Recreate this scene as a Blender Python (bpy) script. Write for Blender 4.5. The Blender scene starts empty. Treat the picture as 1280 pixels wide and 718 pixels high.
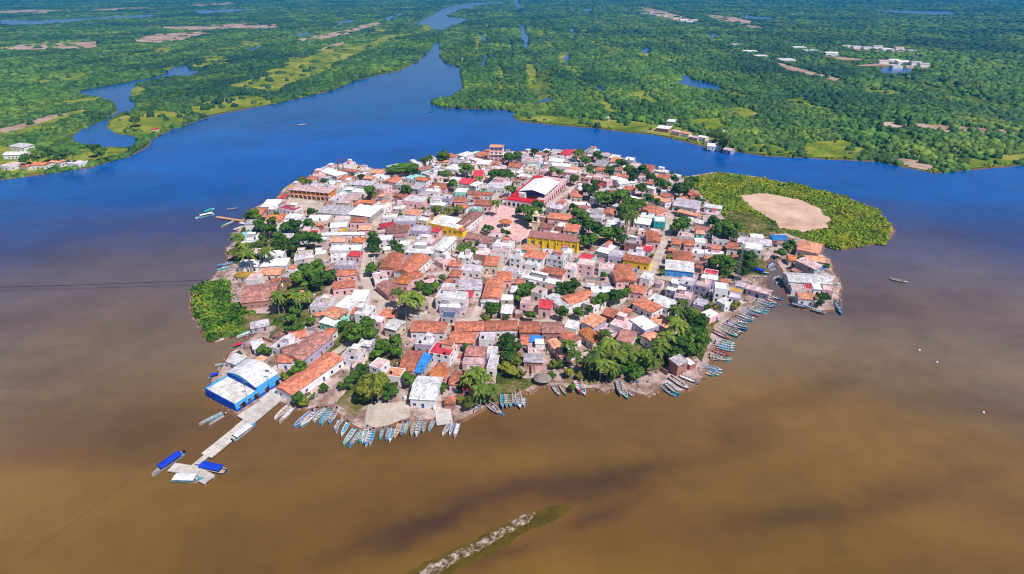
import bpy, math, random
import numpy as np
from mathutils import Vector, Matrix
from mathutils.geometry import tessellate_polygon
random.seed(7); rng = np.random.default_rng(7)
R = math.radians
# ------------------------------------------------------------------ camera, light
sc = bpy.context.scene
COL = sc.collection
CAM_H, PITCH, FPX = 150.0, R(28.4), 711.0
cd = bpy.data.cameras.new('camera'); cam = bpy.data.objects.new('camera', cd); COL.objects.link(cam)
cam.location = (0, 0, CAM_H); cam.rotation_euler = (R(90)-PITCH, 0, 0)
cd.sensor_width = 36; cd.lens = FPX/1280*36; cd.clip_start = 1; cd.clip_end = 60000
sc.camera = cam
SUN_EL, SUN_AZ = R(57), math.atan2(0.72, -0.69)      # azimuth from +Y towards +X
w = bpy.data.worlds.new("World"); sc.world = w; w.use_nodes = True
nt = w.node_tree; bg = nt.nodes['Background']
sky = nt.nodes.new('ShaderNodeTexSky'); sky.sky_type = 'NISHITA'; sky.sun_disc = False
sky.sun_elevation = SUN_EL; sky.sun_rotation = SUN_AZ; sky.altitude = 0; sky.air_density = 1.0; sky.dust_density = 0.3; sky.ozone_density = 2.5
nt.links.new(sky.outputs[0], bg.inputs[0]); bg.inputs[1].default_value = 0.075
sd = bpy.data.lights.new('sun', 'SUN'); sd.energy = 4.9; sd.angle = R(0.5); sd.color = (1.0, 0.955, 0.9)
so = bpy.data.objects.new('sun', sd); COL.objects.link(so)
sdir = Vector((math.sin(SUN_AZ)*math.cos(SUN_EL), math.cos(SUN_AZ)*math.cos(SUN_EL), math.sin(SUN_EL)))
so.rotation_euler = sdir.to_track_quat('Z', 'Y').to_euler()
so.location = (0, 0, 400)
vs = sc.view_settings; vs.view_transform = 'Standard'; vs.look = 'None'; vs.exposure = 0.12; vs.gamma = 1
sc.cycles.max_bounces = 5; sc.cycles.diffuse_bounces = 2; sc.cycles.glossy_bounces = 2; sc.cycles.transmission_bounces = 2
sc.cycles.volume_bounces = 0; sc.cycles.use_denoising = True
sc.cycles.filter_width = 1.15
# ------------------------------------------------------------------ helpers
def P(x, y, z=0.0):
    u = (x-640)/FPX; v = (359-y)/FPX
    dy = math.cos(PITCH)+v*math.sin(PITCH); dz = -math.sin(PITCH)+v*math.cos(PITCH)
    t = (z-CAM_H)/dz
    return Vector((u*t, dy*t, z))
def pxpm(pt):           # pixels per metre at a world point
    d = pt[1]*math.cos(PITCH)+(CAM_H-pt[2])*math.sin(PITCH)
    return FPX/d
G0 = 0.6
def tag_(o): o['kind'] = 'thing'
def tag(o, label=None, cat=None, group=None, kind=None):
    if label: o['label'] = label
    if cat: o['category'] = cat
    if group: o['group'] = group
    if kind: o['kind'] = kind
    return o
def empty(name, loc, rz=0):
    o = bpy.data.objects.new(name, None); COL.objects.link(o); o.location = loc; o.rotation_euler = (0, 0, rz)
    o.empty_display_size = .5
    return o
def link(name, me, parent=None, loc=None, rot=None, scale=None):
    o = bpy.data.objects.new(name, me); COL.objects.link(o)
    if parent: o.parent = parent
    if loc is not None: o.location = loc
    if rot is not None: o.rotation_euler = rot
    if scale is not None: o.scale = scale
    return o
class MB:
    def __init__(s): s.v = []; s.f = []; s.m = []
    def poly(s, pts, mi=0):
        n = len(s.v); s.v += [tuple(p) for p in pts]; s.f.append(tuple(range(n, n+len(pts)))); s.m.append(mi)
    def hull8(s, b, t, mi=0, mtop=None):       # bottom ring, top ring of equal length (counter-clockwise)
        n = len(s.v); k = len(b); s.v += [tuple(p) for p in b]+[tuple(p) for p in t]
        s.f.append(tuple(range(n+k-1, n-1, -1))); s.m.append(mi)
        s.f.append(tuple(range(n+k, n+2*k))); s.m.append(mi if mtop is None else mtop)
        for i in range(k):
            j = (i+1) % k
            s.f.append((n+i, n+j, n+k+j, n+k+i)); s.m.append(mi)
    def box(s, x0, x1, y0, y1, z0, z1, mi=0, mtop=None):
        s.hull8([(x0, y0, z0), (x1, y0, z0), (x1, y1, z0), (x0, y1, z0)], [(x0, y0, z1), (x1, y0, z1), (x1, y1, z1), (x0, y1, z1)], mi, mtop)
    def tube(s, a, b, r0, r1=None, n=6, mi=0):
        a = Vector(a); b = Vector(b); r1 = r0 if r1 is None else r1
        d = (b-a).normalized(); q = d.to_track_quat('Z', 'Y')
        A = [a+q @ Vector((r0*math.cos(2*math.pi*i/n), r0*math.sin(2*math.pi*i/n), 0)) for i in range(n)]
        B = [b+q @ Vector((r1*math.cos(2*math.pi*i/n), r1*math.sin(2*math.pi*i/n), 0)) for i in range(n)]
        s.hull8(A, B, mi)
    def mesh(s, name, mats):
        me = bpy.data.meshes.new(name); me.from_pydata(s.v, [], s.f)
        for m in (mats if isinstance(mats, (list, tuple)) else [mats]): me.materials.append(m)
        me.polygons.foreach_set('material_index', s.m); me.update()
        return me
    def build(s, name, mats, parent=None, **k): return link(name, s.mesh(name, mats), parent, **k)
def fast_mesh(name, V, F, mat, tint=None):
    me = bpy.data.meshes.new(name); V = np.asarray(V, np.float32); F = np.asarray(F, np.int32); k = F.shape[1]
    me.vertices.add(len(V)); me.vertices.foreach_set('co', V.ravel())
    me.loops.add(F.size); me.loops.foreach_set('vertex_index', F.ravel())
    me.polygons.add(len(F)); me.polygons.foreach_set('loop_start', np.arange(0, F.size, k, dtype=np.int32))
    me.update(calc_edges=True)
    if tint is not None:
        a = me.attributes.new('tint', 'FLOAT', 'POINT'); a.data.foreach_set('value', np.asarray(tint, np.float32))
    me.materials.append(mat); me.validate()
    return me
# ------------------------------------------------------------------ materials
MATS = {}
def node_mat(name):
    m = bpy.data.materials.new(name); m.use_nodes = True; t = m.node_tree
    return m, t, t.nodes['Principled BSDF']
def N(t, typ, **k):
    n = t.nodes.new(typ)
    for a, b in k.items(): setattr(n, a, b)
    return n
def ramp(t, stops):
    n = t.nodes.new('ShaderNodeValToRGB'); e = n.color_ramp.elements
    while len(e) < len(stops): e.new(0.5)
    for i, (p, c) in enumerate(stops): e[i].position = p; e[i].color = (*c, 1)
    return n
def noise(t, scale, detail=3, coord=None, rough=0.6):
    n = N(t, 'ShaderNodeTexNoise'); n.inputs['Scale'].default_value = scale; n.inputs['Detail'].default_value = detail; n.inputs['Roughness'].default_value = rough
    if coord is not None: t.links.new(coord, n.inputs['Vector'])
    return n
def mixc(t, fac, a, b, mode='MIX'):
    n = N(t, 'ShaderNodeMix', data_type='RGBA', blend_type=mode)
    for sock, v in ((n.inputs[0], fac), (n.inputs[6], a), (n.inputs[7], b)):
        if hasattr(v, 'links'): t.links.new(v, sock)
        elif isinstance(v, (int, float)): sock.default_value = v
        else: sock.default_value = (*v, 1)
    return n.outputs[2]
def worn(name, col, col2=None, scale=0.35, rough=0.85, var=0.18, stain=0.5, stripes=0, spec=0.2, metallic=0, spk=(.78, 1.15)):
    """painted / plastered / tiled surface: two colours mixed by noise, fine speckle, per-object shift, optional ribs"""
    if name in MATS: return MATS[name]
    m, t, b = node_mat(name); L = t.links
    geo = N(t, 'ShaderNodeNewGeometry').outputs['Position']
    tc = N(t, 'ShaderNodeTexCoord').outputs['Object']
    col2 = col2 or tuple(c*0.6 for c in col)
    n1 = noise(t, scale, 5, geo, 0.7); n2 = noise(t, scale*7, 3, geo)
    r1 = ramp(t, [(0.42, (0, 0, 0)), (0.68, (1, 1, 1))]); L.new(n1.outputs[0], r1.inputs[0])
    ml = N(t, 'ShaderNodeMath', operation='MULTIPLY'); L.new(r1.outputs[0], ml.inputs[0]); ml.inputs[1].default_value = stain
    c = mixc(t, ml.outputs[0], col, col2)
    hv = N(t, 'ShaderNodeHueSaturation'); L.new(c, hv.inputs['Color'])
    oi = N(t, 'ShaderNodeObjectInfo')
    mr = N(t, 'ShaderNodeMapRange'); L.new(oi.outputs['Random'], mr.inputs[0]); mr.inputs[3].default_value = 1-var; mr.inputs[4].default_value = 1+var
    sp = N(t, 'ShaderNodeMapRange'); L.new(n2.outputs[0], sp.inputs[0]); sp.inputs[1].default_value = .3; sp.inputs[2].default_value = .7; sp.inputs[3].default_value = spk[0]; sp.inputs[4].default_value = spk[1]
    mm = N(t, 'ShaderNodeMath', operation='MULTIPLY'); L.new(mr.outputs[0], mm.inputs[0]); L.new(sp.outputs[0], mm.inputs[1]); val = mm.outputs[0]
    vo = N(t, 'ShaderNodeTexVoronoi'); vo.inputs['Scale'].default_value = .8 if stripes else .45; L.new(tc, vo.inputs['Vector']); vsp = N(t, 'ShaderNodeSeparateColor'); L.new(vo.outputs['Color'], vsp.inputs[0])
    vm = N(t, 'ShaderNodeMapRange'); L.new(vsp.outputs[0], vm.inputs[0]); am = min(.32, .30*stain+(.06 if stripes else 0)); vm.inputs[3].default_value = 1-am; vm.inputs[4].default_value = 1+am*.8
    m3 = N(t, 'ShaderNodeMath', operation='MULTIPLY'); L.new(val, m3.inputs[0]); L.new(vm.outputs[0], m3.inputs[1]); val = m3.outputs[0]
    if stripes:
        wv = N(t, 'ShaderNodeTexWave', bands_direction='X'); L.new(tc, wv.inputs['Vector']); wv.inputs['Scale'].default_value = stripes; wv.inputs['Distortion'].default_value = .6
        ws = N(t, 'ShaderNodeMapRange'); L.new(wv.outputs['Fac'], ws.inputs[0]); ws.inputs[3].default_value = .82; ws.inputs[4].default_value = 1.08
        m2 = N(t, 'ShaderNodeMath', operation='MULTIPLY'); L.new(val, m2.inputs[0]); L.new(ws.outputs[0], m2.inputs[1]); val = m2.outputs[0]
        bp = N(t, 'ShaderNodeBump'); bp.inputs['Strength'].default_value = .35; bp.inputs['Distance'].default_value = .1
        L.new(wv.outputs['Fac'], bp.inputs['Height']); L.new(bp.outputs[0], b.inputs['Normal'])
    ed = noise(t, scale*2.3, 4, tc, .8); re_ = ramp(t, [(.30, (.55, .52, .52)), (.45, (1, 1, 1)), (.62, (1, 1, 1)), (.78, (1.35, 1.4, 1.45))]); L.new(ed.outputs[0], re_.inputs[0]); cm_ = mixc(t, stain, c, re_.outputs[0], 'MULTIPLY'); L.new(cm_, hv.inputs['Color'])
    L.new(val, hv.inputs['Value']); L.new(hv.outputs[0], b.inputs['Base Color'])
    b.inputs['Roughness'].default_value = rough; b.inputs['Specular IOR Level'].default_value = spec; b.inputs['Metallic'].default_value = metallic
    MATS[name] = m; return m
def leafy(name, c1, c2, c3, scale=0.08, tint=False, big=None, stretch=None, lo=.55, hi=1.5):
    if name in MATS: return MATS[name]
    m, t, b = node_mat(name); L = t.links
    geo = N(t, 'ShaderNodeNewGeometry').outputs['Position']
    n1 = noise(t, scale, 4, geo)
    r1 = ramp(t, [(0.3, c1), (0.5, c2), (0.72, c3)]); L.new(n1.outputs[0], r1.inputs[0]); c = r1.outputs[0]
    if big:
        n3 = noise(t, big[0], 3, geo); r3 = ramp(t, [(0.45, (0, 0, 0)), (0.62, (1, 1, 1))]); L.new(n3.outputs[0], r3.inputs[0])
        c = mixc(t, r3.outputs[0], c, big[1])
    if stretch:
        mp = N(t, 'ShaderNodeMapping'); L.new(geo, mp.inputs[0]); mp.inputs['Scale'].default_value = stretch; mp.inputs['Rotation'].default_value = (0, 0, R(4))
        n4 = noise(t, 1, 3, mp.outputs[0]); r4 = ramp(t, [(0.38, (.55, .62, .7)), (0.62, (1.25, 1.2, .9))]); L.new(n4.outputs[0], r4.inputs[0]); c = mixc(t, 1.0, c, r4.outputs[0], 'MULTIPLY')
    hv = N(t, 'ShaderNodeHueSaturation'); L.new(c, hv.inputs['Color'])
    mr = N(t, 'ShaderNodeMapRange')
    if tint:
        at = N(t, 'ShaderNodeAttribute', attribute_name='tint'); L.new(at.outputs['Fac'], mr.inputs[0])
    else:
        oi = N(t, 'ShaderNodeObjectInfo'); L.new(oi.outputs['Random'], mr.inputs[0])
    mr.inputs[3].default_value = lo; mr.inputs[4].default_value = hi
    L.new(mr.outputs[0], hv.inputs['Value']); L.new(hv.outputs[0], b.inputs['Base Color'])
    mh = N(t, 'ShaderNodeMapRange'); L.new(mr.inputs[0].links[0].from_socket, mh.inputs[0]); mh.inputs[3].default_value = .515; mh.inputs[4].default_value = .485
    L.new(mh.outputs[0], hv.inputs['Hue'])
    b.inputs['Roughness'].default_value = .7; b.inputs['Specular IOR Level'].default_value = .25
    MATS[name] = m; return m
ROOF = {
 'T': ('tile_rust', (.60, .19, .11), (.30, .13, .10), 'rust tiled'), 'B': ('tile_brown', (.42, .18, .15), (.25, .13, .12), 'brown tiled'),
 'O': ('tile_orange', (.72, .24, .09), (.45, .13, .06), 'orange tiled'), 'S': ('salmon', (.80, .35, .22), (.62, .24, .15), 'salmon tiled'),
 'W': ('white_roof', (.90, .87, .90), (.62, .57, .60), 'white'), 'G': ('grey_roof', (.56, .50, .56), (.34, .28, .33), 'grey'),
 'P': ('pink_roof', (.74, .52, .52), (.46, .29, .30), 'pink'), 'R': ('red_roof', (.68, .06, .09), (.5, .05, .06), 'red'),
 'C': ('teal_roof', (.30, .62, .66), (.2, .42, .46), 'teal'), 'U': ('blue_roof', (.04, .25, .75), (.03, .17, .5), 'blue'),
 'Y': ('ochre_roof', (.62, .36, .05), (.4, .22, .04), 'ochre'), 'N': ('slate_roof', (.10, .13, .25), (.07, .08, .14), 'slate blue'),
 'M': ('maroon_roof', (.42, .06, .13), (.3, .05, .09), 'maroon')}
WALL = {
 'w': ('wall_white', (.82, .78, .80), 'white'), 'c': ('wall_cream', (.74, .62, .48), 'cream'), 'p': ('wall_pink', (.80, .48, .50), 'pink'),
 'g': ('wall_grey', (.46, .42, .44), 'grey'), 'y': ('wall_yellow', (1.0, .66, .02), 'yellow'), 'b': ('wall_blue', (.06, .33, .80), 'blue'),
 't': ('wall_teal', (.02, .45, .45), 'teal'), 'l': ('wall_lilac', (.50, .42, .58), 'lilac'), 'o': ('wall_orange', (.80, .25, .05), 'orange'),
 'm': ('wall_mint', (.35, .75, .62), 'mint'), 'k': ('wall_brick', (.42, .20, .16), 'brick')}
def roofm(c, tiled): n, a, b, _ = ROOF[c]; return worn(n+('_ribbed' if tiled else ''), a, b, scale=.3, stripes=(.55 if tiled else 0), stain=.9, var=.28, spk=(.42, 1.6) if c in 'TBOS' else (.72, 1.15))
def wallm(c): n, a, _ = WALL[c]; return worn(n, a, tuple(x*.68 for x in a), scale=.5, stain=.3, var=.10, spk=(.9, 1.12))
M_glass = worn('window_pane', (.03, .035, .06), rough=.25, spec=.6)
M_frame = worn('window_frame', (.75, .72, .72))
M_door = worn('door_wood', (.22, .09, .05)); M_doorb = worn('door_blue', (.05, .12, .35)); M_dark = worn('dark_opening', (.03, .02, .03))
M_conc = worn('concrete', (.60, .55, .53), (.38, .34, .33), scale=.4)
M_pier = worn('pier_concrete', (.66, .60, .56), (.48, .42, .38), scale=.8)
M_wood = worn('weathered_wood', (.30, .20, .14)); M_trunk = worn('bark', (.20, .14, .10)); M_palm = worn('palm_trunk', (.34, .27, .21))
M_steel = worn('painted_steel', (.20, .20, .24), rough=.5); M_steelr = worn('rust_red_steel', (.30, .06, .07), rough=.5)
M_black = worn('black_plastic', (.025, .025, .03), rough=.5); M_white = worn('white_paint', (.85, .85, .86), rough=.5, stain=.15)
M_thatch = worn('thatch', (.34, .27, .25), (.2, .15, .15), scale=1.2)
# ------------------------------------------------------------------ water
def water_mat():
    m, t, b = node_mat('river_water'); L = t.links
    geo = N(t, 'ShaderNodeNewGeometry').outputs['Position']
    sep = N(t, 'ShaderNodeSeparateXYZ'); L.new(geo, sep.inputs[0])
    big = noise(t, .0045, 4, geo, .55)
    # base colour by distance: near brown silt, far blue paints in sky reflection
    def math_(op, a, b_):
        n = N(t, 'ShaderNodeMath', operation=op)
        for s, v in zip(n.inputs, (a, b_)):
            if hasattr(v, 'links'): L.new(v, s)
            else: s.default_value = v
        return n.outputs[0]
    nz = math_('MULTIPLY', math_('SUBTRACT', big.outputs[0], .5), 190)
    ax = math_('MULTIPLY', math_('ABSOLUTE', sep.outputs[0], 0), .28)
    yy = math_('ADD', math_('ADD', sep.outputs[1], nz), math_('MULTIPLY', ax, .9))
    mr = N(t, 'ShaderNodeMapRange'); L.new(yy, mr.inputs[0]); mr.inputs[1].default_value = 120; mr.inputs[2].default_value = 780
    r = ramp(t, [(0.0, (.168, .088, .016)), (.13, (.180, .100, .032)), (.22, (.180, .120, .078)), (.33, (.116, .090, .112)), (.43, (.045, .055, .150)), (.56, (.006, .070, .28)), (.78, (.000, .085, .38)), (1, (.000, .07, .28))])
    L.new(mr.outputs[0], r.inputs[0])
    # dark silt bands with a shape of their own
    mp = N(t, 'ShaderNodeMapping'); L.new(geo, mp.inputs[0]); mp.inputs['Rotation'].default_value = (0, 0, R(-33)); mp.inputs['Scale'].default_value = (.0045, .021, 1)
    st = noise(t, 1.0, 4, mp.outputs[0], .55); st.inputs['Distortion'].default_value = .6
    rs = ramp(t, [(.44, (0, 0, 0)), (.66, (1, 1, 1))]); L.new(st.outputs[0], rs.inputs[0])
    near = N(t, 'ShaderNodeMapRange'); L.new(sep.outputs[1], near.inputs[0]); near.inputs[1].default_value = 520; near.inputs[2].default_value = 200; near.inputs[3].default_value = .10; near.inputs[4].default_value = .38
    base = mixc(t, math_('MULTIPLY', rs.outputs[0], near.outputs[0]), r.outputs[0], (.060, .026, .024))
    # a dark plume trailing from the sandbar
    cur = base
    wn = noise(t, .018, 4, geo, .6); wsp = N(t, 'ShaderNodeSeparateColor'); L.new(wn.outputs[1], wsp.inputs[0])
    wx = math_('MULTIPLY', math_('SUBTRACT', wsp.outputs[0], .5), 60); wy = math_('MULTIPLY', math_('SUBTRACT', wsp.outputs[1], .5), 26)
    for (cx, cy, ang, la, lb, s) in PLUMES:
        tx = math_('ADD', math_('SUBTRACT', sep.outputs[0], cx), wx); ty = math_('SUBTRACT', math_('ADD', sep.outputs[1], wy), cy)
        u = math_('ADD', math_('MULTIPLY', tx, math.cos(ang)/la), math_('MULTIPLY', ty, math.sin(ang)/la))
        v = math_('ADD', math_('MULTIPLY', tx, -math.sin(ang)/lb), math_('MULTIPLY', ty, math.cos(ang)/lb))
        d = math_('ADD', math_('MULTIPLY', u, u), math_('MULTIPLY', v, v))
        g = math_('MULTIPLY', math_('EXPONENT', math_('MULTIPLY', d, -1), 0), s)
        cur = mixc(t, g, cur, (.058, .026, .018))
    mot = noise(t, .013, 5, geo, .7); rm = ramp(t, [(.35, (.80, .80, .84)), (.65, (1.18, 1.16, 1.12))]); L.new(mot.outputs[0], rm.inputs[0]); cur = mixc(t, 1.0, cur, rm.outputs[0], 'MULTIPLY')  # mottling painted into the colour to imitate cloud reflections
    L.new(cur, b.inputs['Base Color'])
    b.inputs['Roughness'].default_value = .14; b.inputs['IOR'].default_value = 1.33; b.inputs['Specular IOR Level'].default_value = .4
    w1 = noise(t, .9, 3, geo); w2 = noise(t, .08, 3, geo)
    hh = math_('ADD', math_('MULTIPLY', w1.outputs[0], .25), w2.outputs[0])
    bp = N(t, 'ShaderNodeBump'); bp.inputs['Strength'].default_value = .4; bp.inputs['Distance'].default_value = .6
    L.new(hh, bp.inputs['Height']); L.new(bp.outputs[0], b.inputs['Normal'])
    return m
def plume(x, y, x2, y2, wpx, s):
    a, b_ = P(x, y), P(x2, y2); c = (a+b_)/2; d = b_-a
    return (c.x, c.y, math.atan2(d.y, d.x), d.length/2, wpx/pxpm(c)/1.2, s)
PLUMES = [plume(400, 702, 640, 622, 24, .8), plume(560, 634, 860, 574, 26, .75), plume(690, 660, 790, 618, 18, .6), plume(860, 590, 1060, 440, 30, .32), plume(800, 670, 1180, 610, 22, .4), plume(560, 712, 680, 680, 16, .5)]
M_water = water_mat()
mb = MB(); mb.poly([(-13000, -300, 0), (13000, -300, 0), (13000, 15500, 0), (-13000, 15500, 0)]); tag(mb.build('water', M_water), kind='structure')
# ------------------------------------------------------------------ land
def rough_poly(pts, step, amp):
    out = []
    n = len(pts)
    for i in range(n):
        a = pts[i]; b = pts[(i+1) % n]; d = (b-a).length
        st = step*max(1, a.length/500); k = max(1, min(60, int(d/st)))
        for j in range(k):
            p = a.lerp(b, j/k)
            am = amp*max(1, p.length/700)
            out.append(Vector((p.x+random.uniform(-am, am), p.y+random.uniform(-am, am), p.z)))
    return out
def pxpoly(s, z=0.0):
    v = [float(q) for q in s.replace(',', ' ').split()]
    return [P(v[i], v[i+1], z) for i in range(0, len(v), 2)]
def land(name, pts, z, mats, skirt=1.8, zb=-.4, kind='structure'):
    n = len(pts)
    area = sum(pts[i].x*pts[(i+1) % n].y-pts[(i+1) % n].x*pts[i].y for i in range(n))
    if area < 0: pts = pts[::-1]
    V = [(p.x, p.y, z) for p in pts]
    tri = tessellate_polygon([[Vector((p.x, p.y, 0)) for p in pts]])
    F = []
    for t in tri:
        a, b, c = (V[i] for i in t)
        cr = (b[0]-a[0])*(c[1]-a[1])-(b[1]-a[1])*(c[0]-a[0])
        F.append(tuple(t) if cr > 0 else tuple(t[::-1]))
    m = [0]*len(F)
    if skirt:
        for i in range(n):
            pv = pts[i-1]; nx = pts[(i+1) % n]; d = (nx-pv); d.z = 0; nn = Vector((d.y, -d.x, 0)).normalized()*skirt
            V.append((pts[i].x+nn.x, pts[i].y+nn.y, zb))
        for i in range(n):
            j = (i+1) % n; F.append((i, n+i, n+j, j)); m.append(1)
    me = bpy.data.meshes.new(name); me.from_pydata(V, [], F)
    for q in (mats if isinstance(mats, list) else [mats]): me.materials.append(q)
    if len(me.materials) > 1: me.polygons.foreach_set('material_index', m)
    me.update(); o = link(name, me); tag(o, kind=kind); return o
def ground_mat(name, stops, scale, scale2, rough=.95, stretch=None):
    m, t, b = node_mat(name); L = t.links
    geo = N(t, 'ShaderNodeNewGeometry').outputs['Position']
    c1 = geo
    if stretch: mp = N(t, 'ShaderNodeMapping'); L.new(geo, mp.inputs[0]); mp.inputs['Scale'].default_value = stretch; c1 = mp.outputs[0]
    n1 = noise(t, scale, 6, c1, .65); n2 = noise(t, scale2, 3, geo)
    ad = N(t, 'ShaderNodeMath', operation='MULTIPLY_ADD'); L.new(n2.outputs[0], ad.inputs[0]); ad.inputs[1].default_value = .35; L.new(n1.outputs[0], ad.inputs[2])
    r = ramp(t, stops); sb = N(t, 'ShaderNodeMath', operation='SUBTRACT'); L.new(ad.outputs[0], sb.inputs[0]); sb.inputs[1].default_value = .17
    L.new(sb.outputs[0], r.inputs[0]); L.new(r.outputs[0], b.inputs['Base Color']); b.inputs['Roughness'].default_value = rough; b.inputs['Specular IOR Level'].default_value = .1
    return m
M_marsh = ground_mat('marsh_ground', [(.30, (.02, .045, .010)), (.46, (.04, .08, .012)), (.58, (.09, .13, .015)), (.66, (.17, .17, .04)), (.76, (.26, .17, .11))], 1.0, .10, .95, (.030, .0035, 1))
M_mud = ground_mat('bank_mud', [(.3, (.10, .05, .03)), (.6, (.22, .11, .07))], .2, 1)
M_town = ground_mat('village_ground', [(.34, (.13, .09, .055)), (.44, (.26, .17, .135)), (.53, (.40, .285, .255)), (.66, (.54, .42, .40))], .11, .9)
M_street = ground_mat('street_concrete', [(.3, (.34, .26, .20)), (.5, (.48, .39, .33)), (.7, (.60, .51, .47))], .12, .8)
M_plaza = ground_mat('plaza_paving', [(.3, (.50, .27, .25)), (.5, (.66, .40, .38)), (.7, (.72, .50, .47))], .3, 1.5)
M_sand = ground_mat('bare_sand', [(.3, (.42, .25, .17)), (.5, (.58, .38, .29)), (.7, (.66, .47, .38))], .05, .5)
M_flat = ground_mat('mud_flat', [(.32, (.16, .11, .05)), (.44, (.34, .22, .15)), (.56, (.46, .32, .26)), (.68, (.55, .42, .37))], .02, .25)
M_meadow = ground_mat('meadow_grass', [(.32, (.06, .11, .012)), (.5, (.17, .21, .015)), (.62, (.30, .28, .05)), (.74, (.40, .28, .14))], .02, .2)
M_grass = ground_mat('yard_grass', [(.34, (.035, .05, .012)), (.46, (.085, .10, .018)), (.55, (.17, .135, .05)), (.64, (.27, .18, .12))], .1, .6)
LEFT = "-700 -9 640 -9 634 3 600 3 576 5 556 9 541 17 530 24 520 30 531 35 545 39 548 44 547 51 535 59 533 67 522 76 500 88 470 95 445 101 400 117 350 128 340 130 290 140 262 145 243 152 215 162 196 171 186 176 183 184 160 196 110 210 60 218 0 225 -60 232 -300 245"
MID = "640 -9 1900 -9 1500 195 1280 206 1215 212 1170 216 1130 209 1100 203 1060 200 1010 198 960 196 920 190 905 190 870 181 840 173 815 168 790 166 740 160 690 156 655 152 643 147 646 141 630 137 590 136 560 135 543 131 545 126 562 124 576 117 582 108 577 96 579 86 560 80 549 71 552 61 549 51 550 44 555 38 578 29 588 24 574 22 560 21 573 13 592 9 604 6 634 5"
landL = rough_poly(pxpoly(LEFT), 14, 2.0); landM = rough_poly(pxpoly(MID), 14, 2.0)
land('mainland_west', landL, .45, [M_marsh, M_mud], 2.5); land('mainland_east', landM, .45, [M_marsh, M_mud], 2.5)
PONDS = ["176 180 160 184 120 184 90 178 92 171 106 160 132 150 146 140 141 128 122 121 97 117 108 112 150 105 190 98 208 92 215 86 233 81 240 87 256 92 240 97 205 97 175 104 163 113 164 124 170 131 168 138 150 141 138 150 134 160 146 168 165 171 176 175",
 "0 25 60 25 120 22 198 18 190 22 120 25 60 31 0 32", "240 13 330 11 300 15 250 18", "648 29 655 32 664 46 661 54 657 66 652 56 650 42", "598 42 603 42 609 51 604 53",
 "843 107 856 92 864 99 900 108 906 116 880 112", "664 131 672 126 690 122 686 127", "676 80 684 84 680 88", "1085 12 1193 15 1188 20 1120 17", "925 19 968 22 960 25 930 24",
 "1098 84 1138 86 1136 93 1102 92", "740 108 758 110 752 115", "1022 50 1040 52 1036 57", "365 44 392 40 388 44 370 47", "-60 24 0 25 0 32 -60 34", "640 1 648 0 652 8 646 14", "636 60 640 40 643 60 640 76", "712 40 716 28 720 42 718 52", "600 80 608 66 612 70 606 88", "560 130 566 122 570 126", "800 62 812 60 816 66 806 68", "480 24 500 16 506 18 488 27", "420 30 440 24 446 26 428 33", "880 44 896 42 902 46 888 48", "728 12 740 10 742 14 732 15", "310 62 330 56 334 58 316 65", "705 74 709 66 713 76 710 84", "1118 93 1128 95 1120 97", "1140 69 1152 70 1146 73", "560 10 598 4 590 11"]
PONDW = []
for s in PONDS:
    q = rough_poly(pxpoly(s), 22, 1.5); PONDW.append(q)
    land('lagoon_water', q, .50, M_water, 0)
CLEAR = [("0 60 30 56 80 54 125 52 122 60 70 62 10 63", 's'), ("165 53 192 43 248 40 268 42 240 47 212 54", 's'), ("285 108 320 98 345 90 372 76 400 66 430 55 462 56 455 66 440 72 420 86 400 95 370 104 345 116 310 112", 'm'),
 ("240 148 285 140 345 130 330 120 300 120 262 127 240 135", 'm'), ("0 165 50 149 112 135 108 142 62 158 8 173 -40 176 -40 168", 'm'), ("0 162 60 146 90 141 60 152 5 168", 's'), ("-40 224 0 222 60 214 110 206 160 192 181 181 160 186 120 186 90 190 40 190 0 182 -40 184", 'm'),
 ("136 166 140 152 165 140 195 138 240 144 232 154 205 164 188 172 165 170", 'm'), ("168 158 178 150 205 148 215 154 190 162", 's'), ("1093 152 1180 157 1272 164 1266 172 1180 166 1110 161", 's'), ("962 76 988 83 1030 94 1050 99 1044 104 1012 97 975 86", 's'),
 ("860 158 866 149 900 148 906 158 885 164", 'm'), ("905 136 930 134 948 143 925 148", 'm'), ("1005 190 1010 178 1060 176 1080 186 1060 198 1010 196", 'm'), ("930 182 960 180 995 190 960 194 930 189", 'm'), ("1212 211 1220 196 1300 190 1320 200 1280 205", 'm'), ("1112 204 1128 199 1148 201 1164 208 1164 214 1130 208", 's'),
 ("645 148 680 145 740 150 790 152 850 160 900 176 900 186 840 172 790 164 690 154", 'm'), ("190 34 260 33 290 30 330 30 300 36 230 38", 's'), ("300 34 350 30 348 35 310 38", 's'), ("0 14 40 12 82 13 60 17 0 17", 's'), ("105 14 150 10 200 9 160 13", 's'), ("240 6 305 2 290 6 250 8", 's'), ("455 60 480 44 500 44 488 54 470 62", 'm'), ("395 64 420 54 440 50 430 56", 's'),
 ("800 8 830 14 868 26 850 28 820 20 800 14", 's'), ("1068 82 1110 78 1158 82 1160 88 1100 84", 's'), ("1055 60 1090 58 1146 64 1120 66 1070 64", 's'), ("880 18 920 22 950 30 920 30 890 24", 's'), ("1030 70 1060 72 1090 76 1050 76", 's'), ("370 50 430 38 470 28 480 30 440 42 390 54", 's'), ("930 32 945 32 955 36 940 36", 's')]
CLEARW = []
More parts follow.
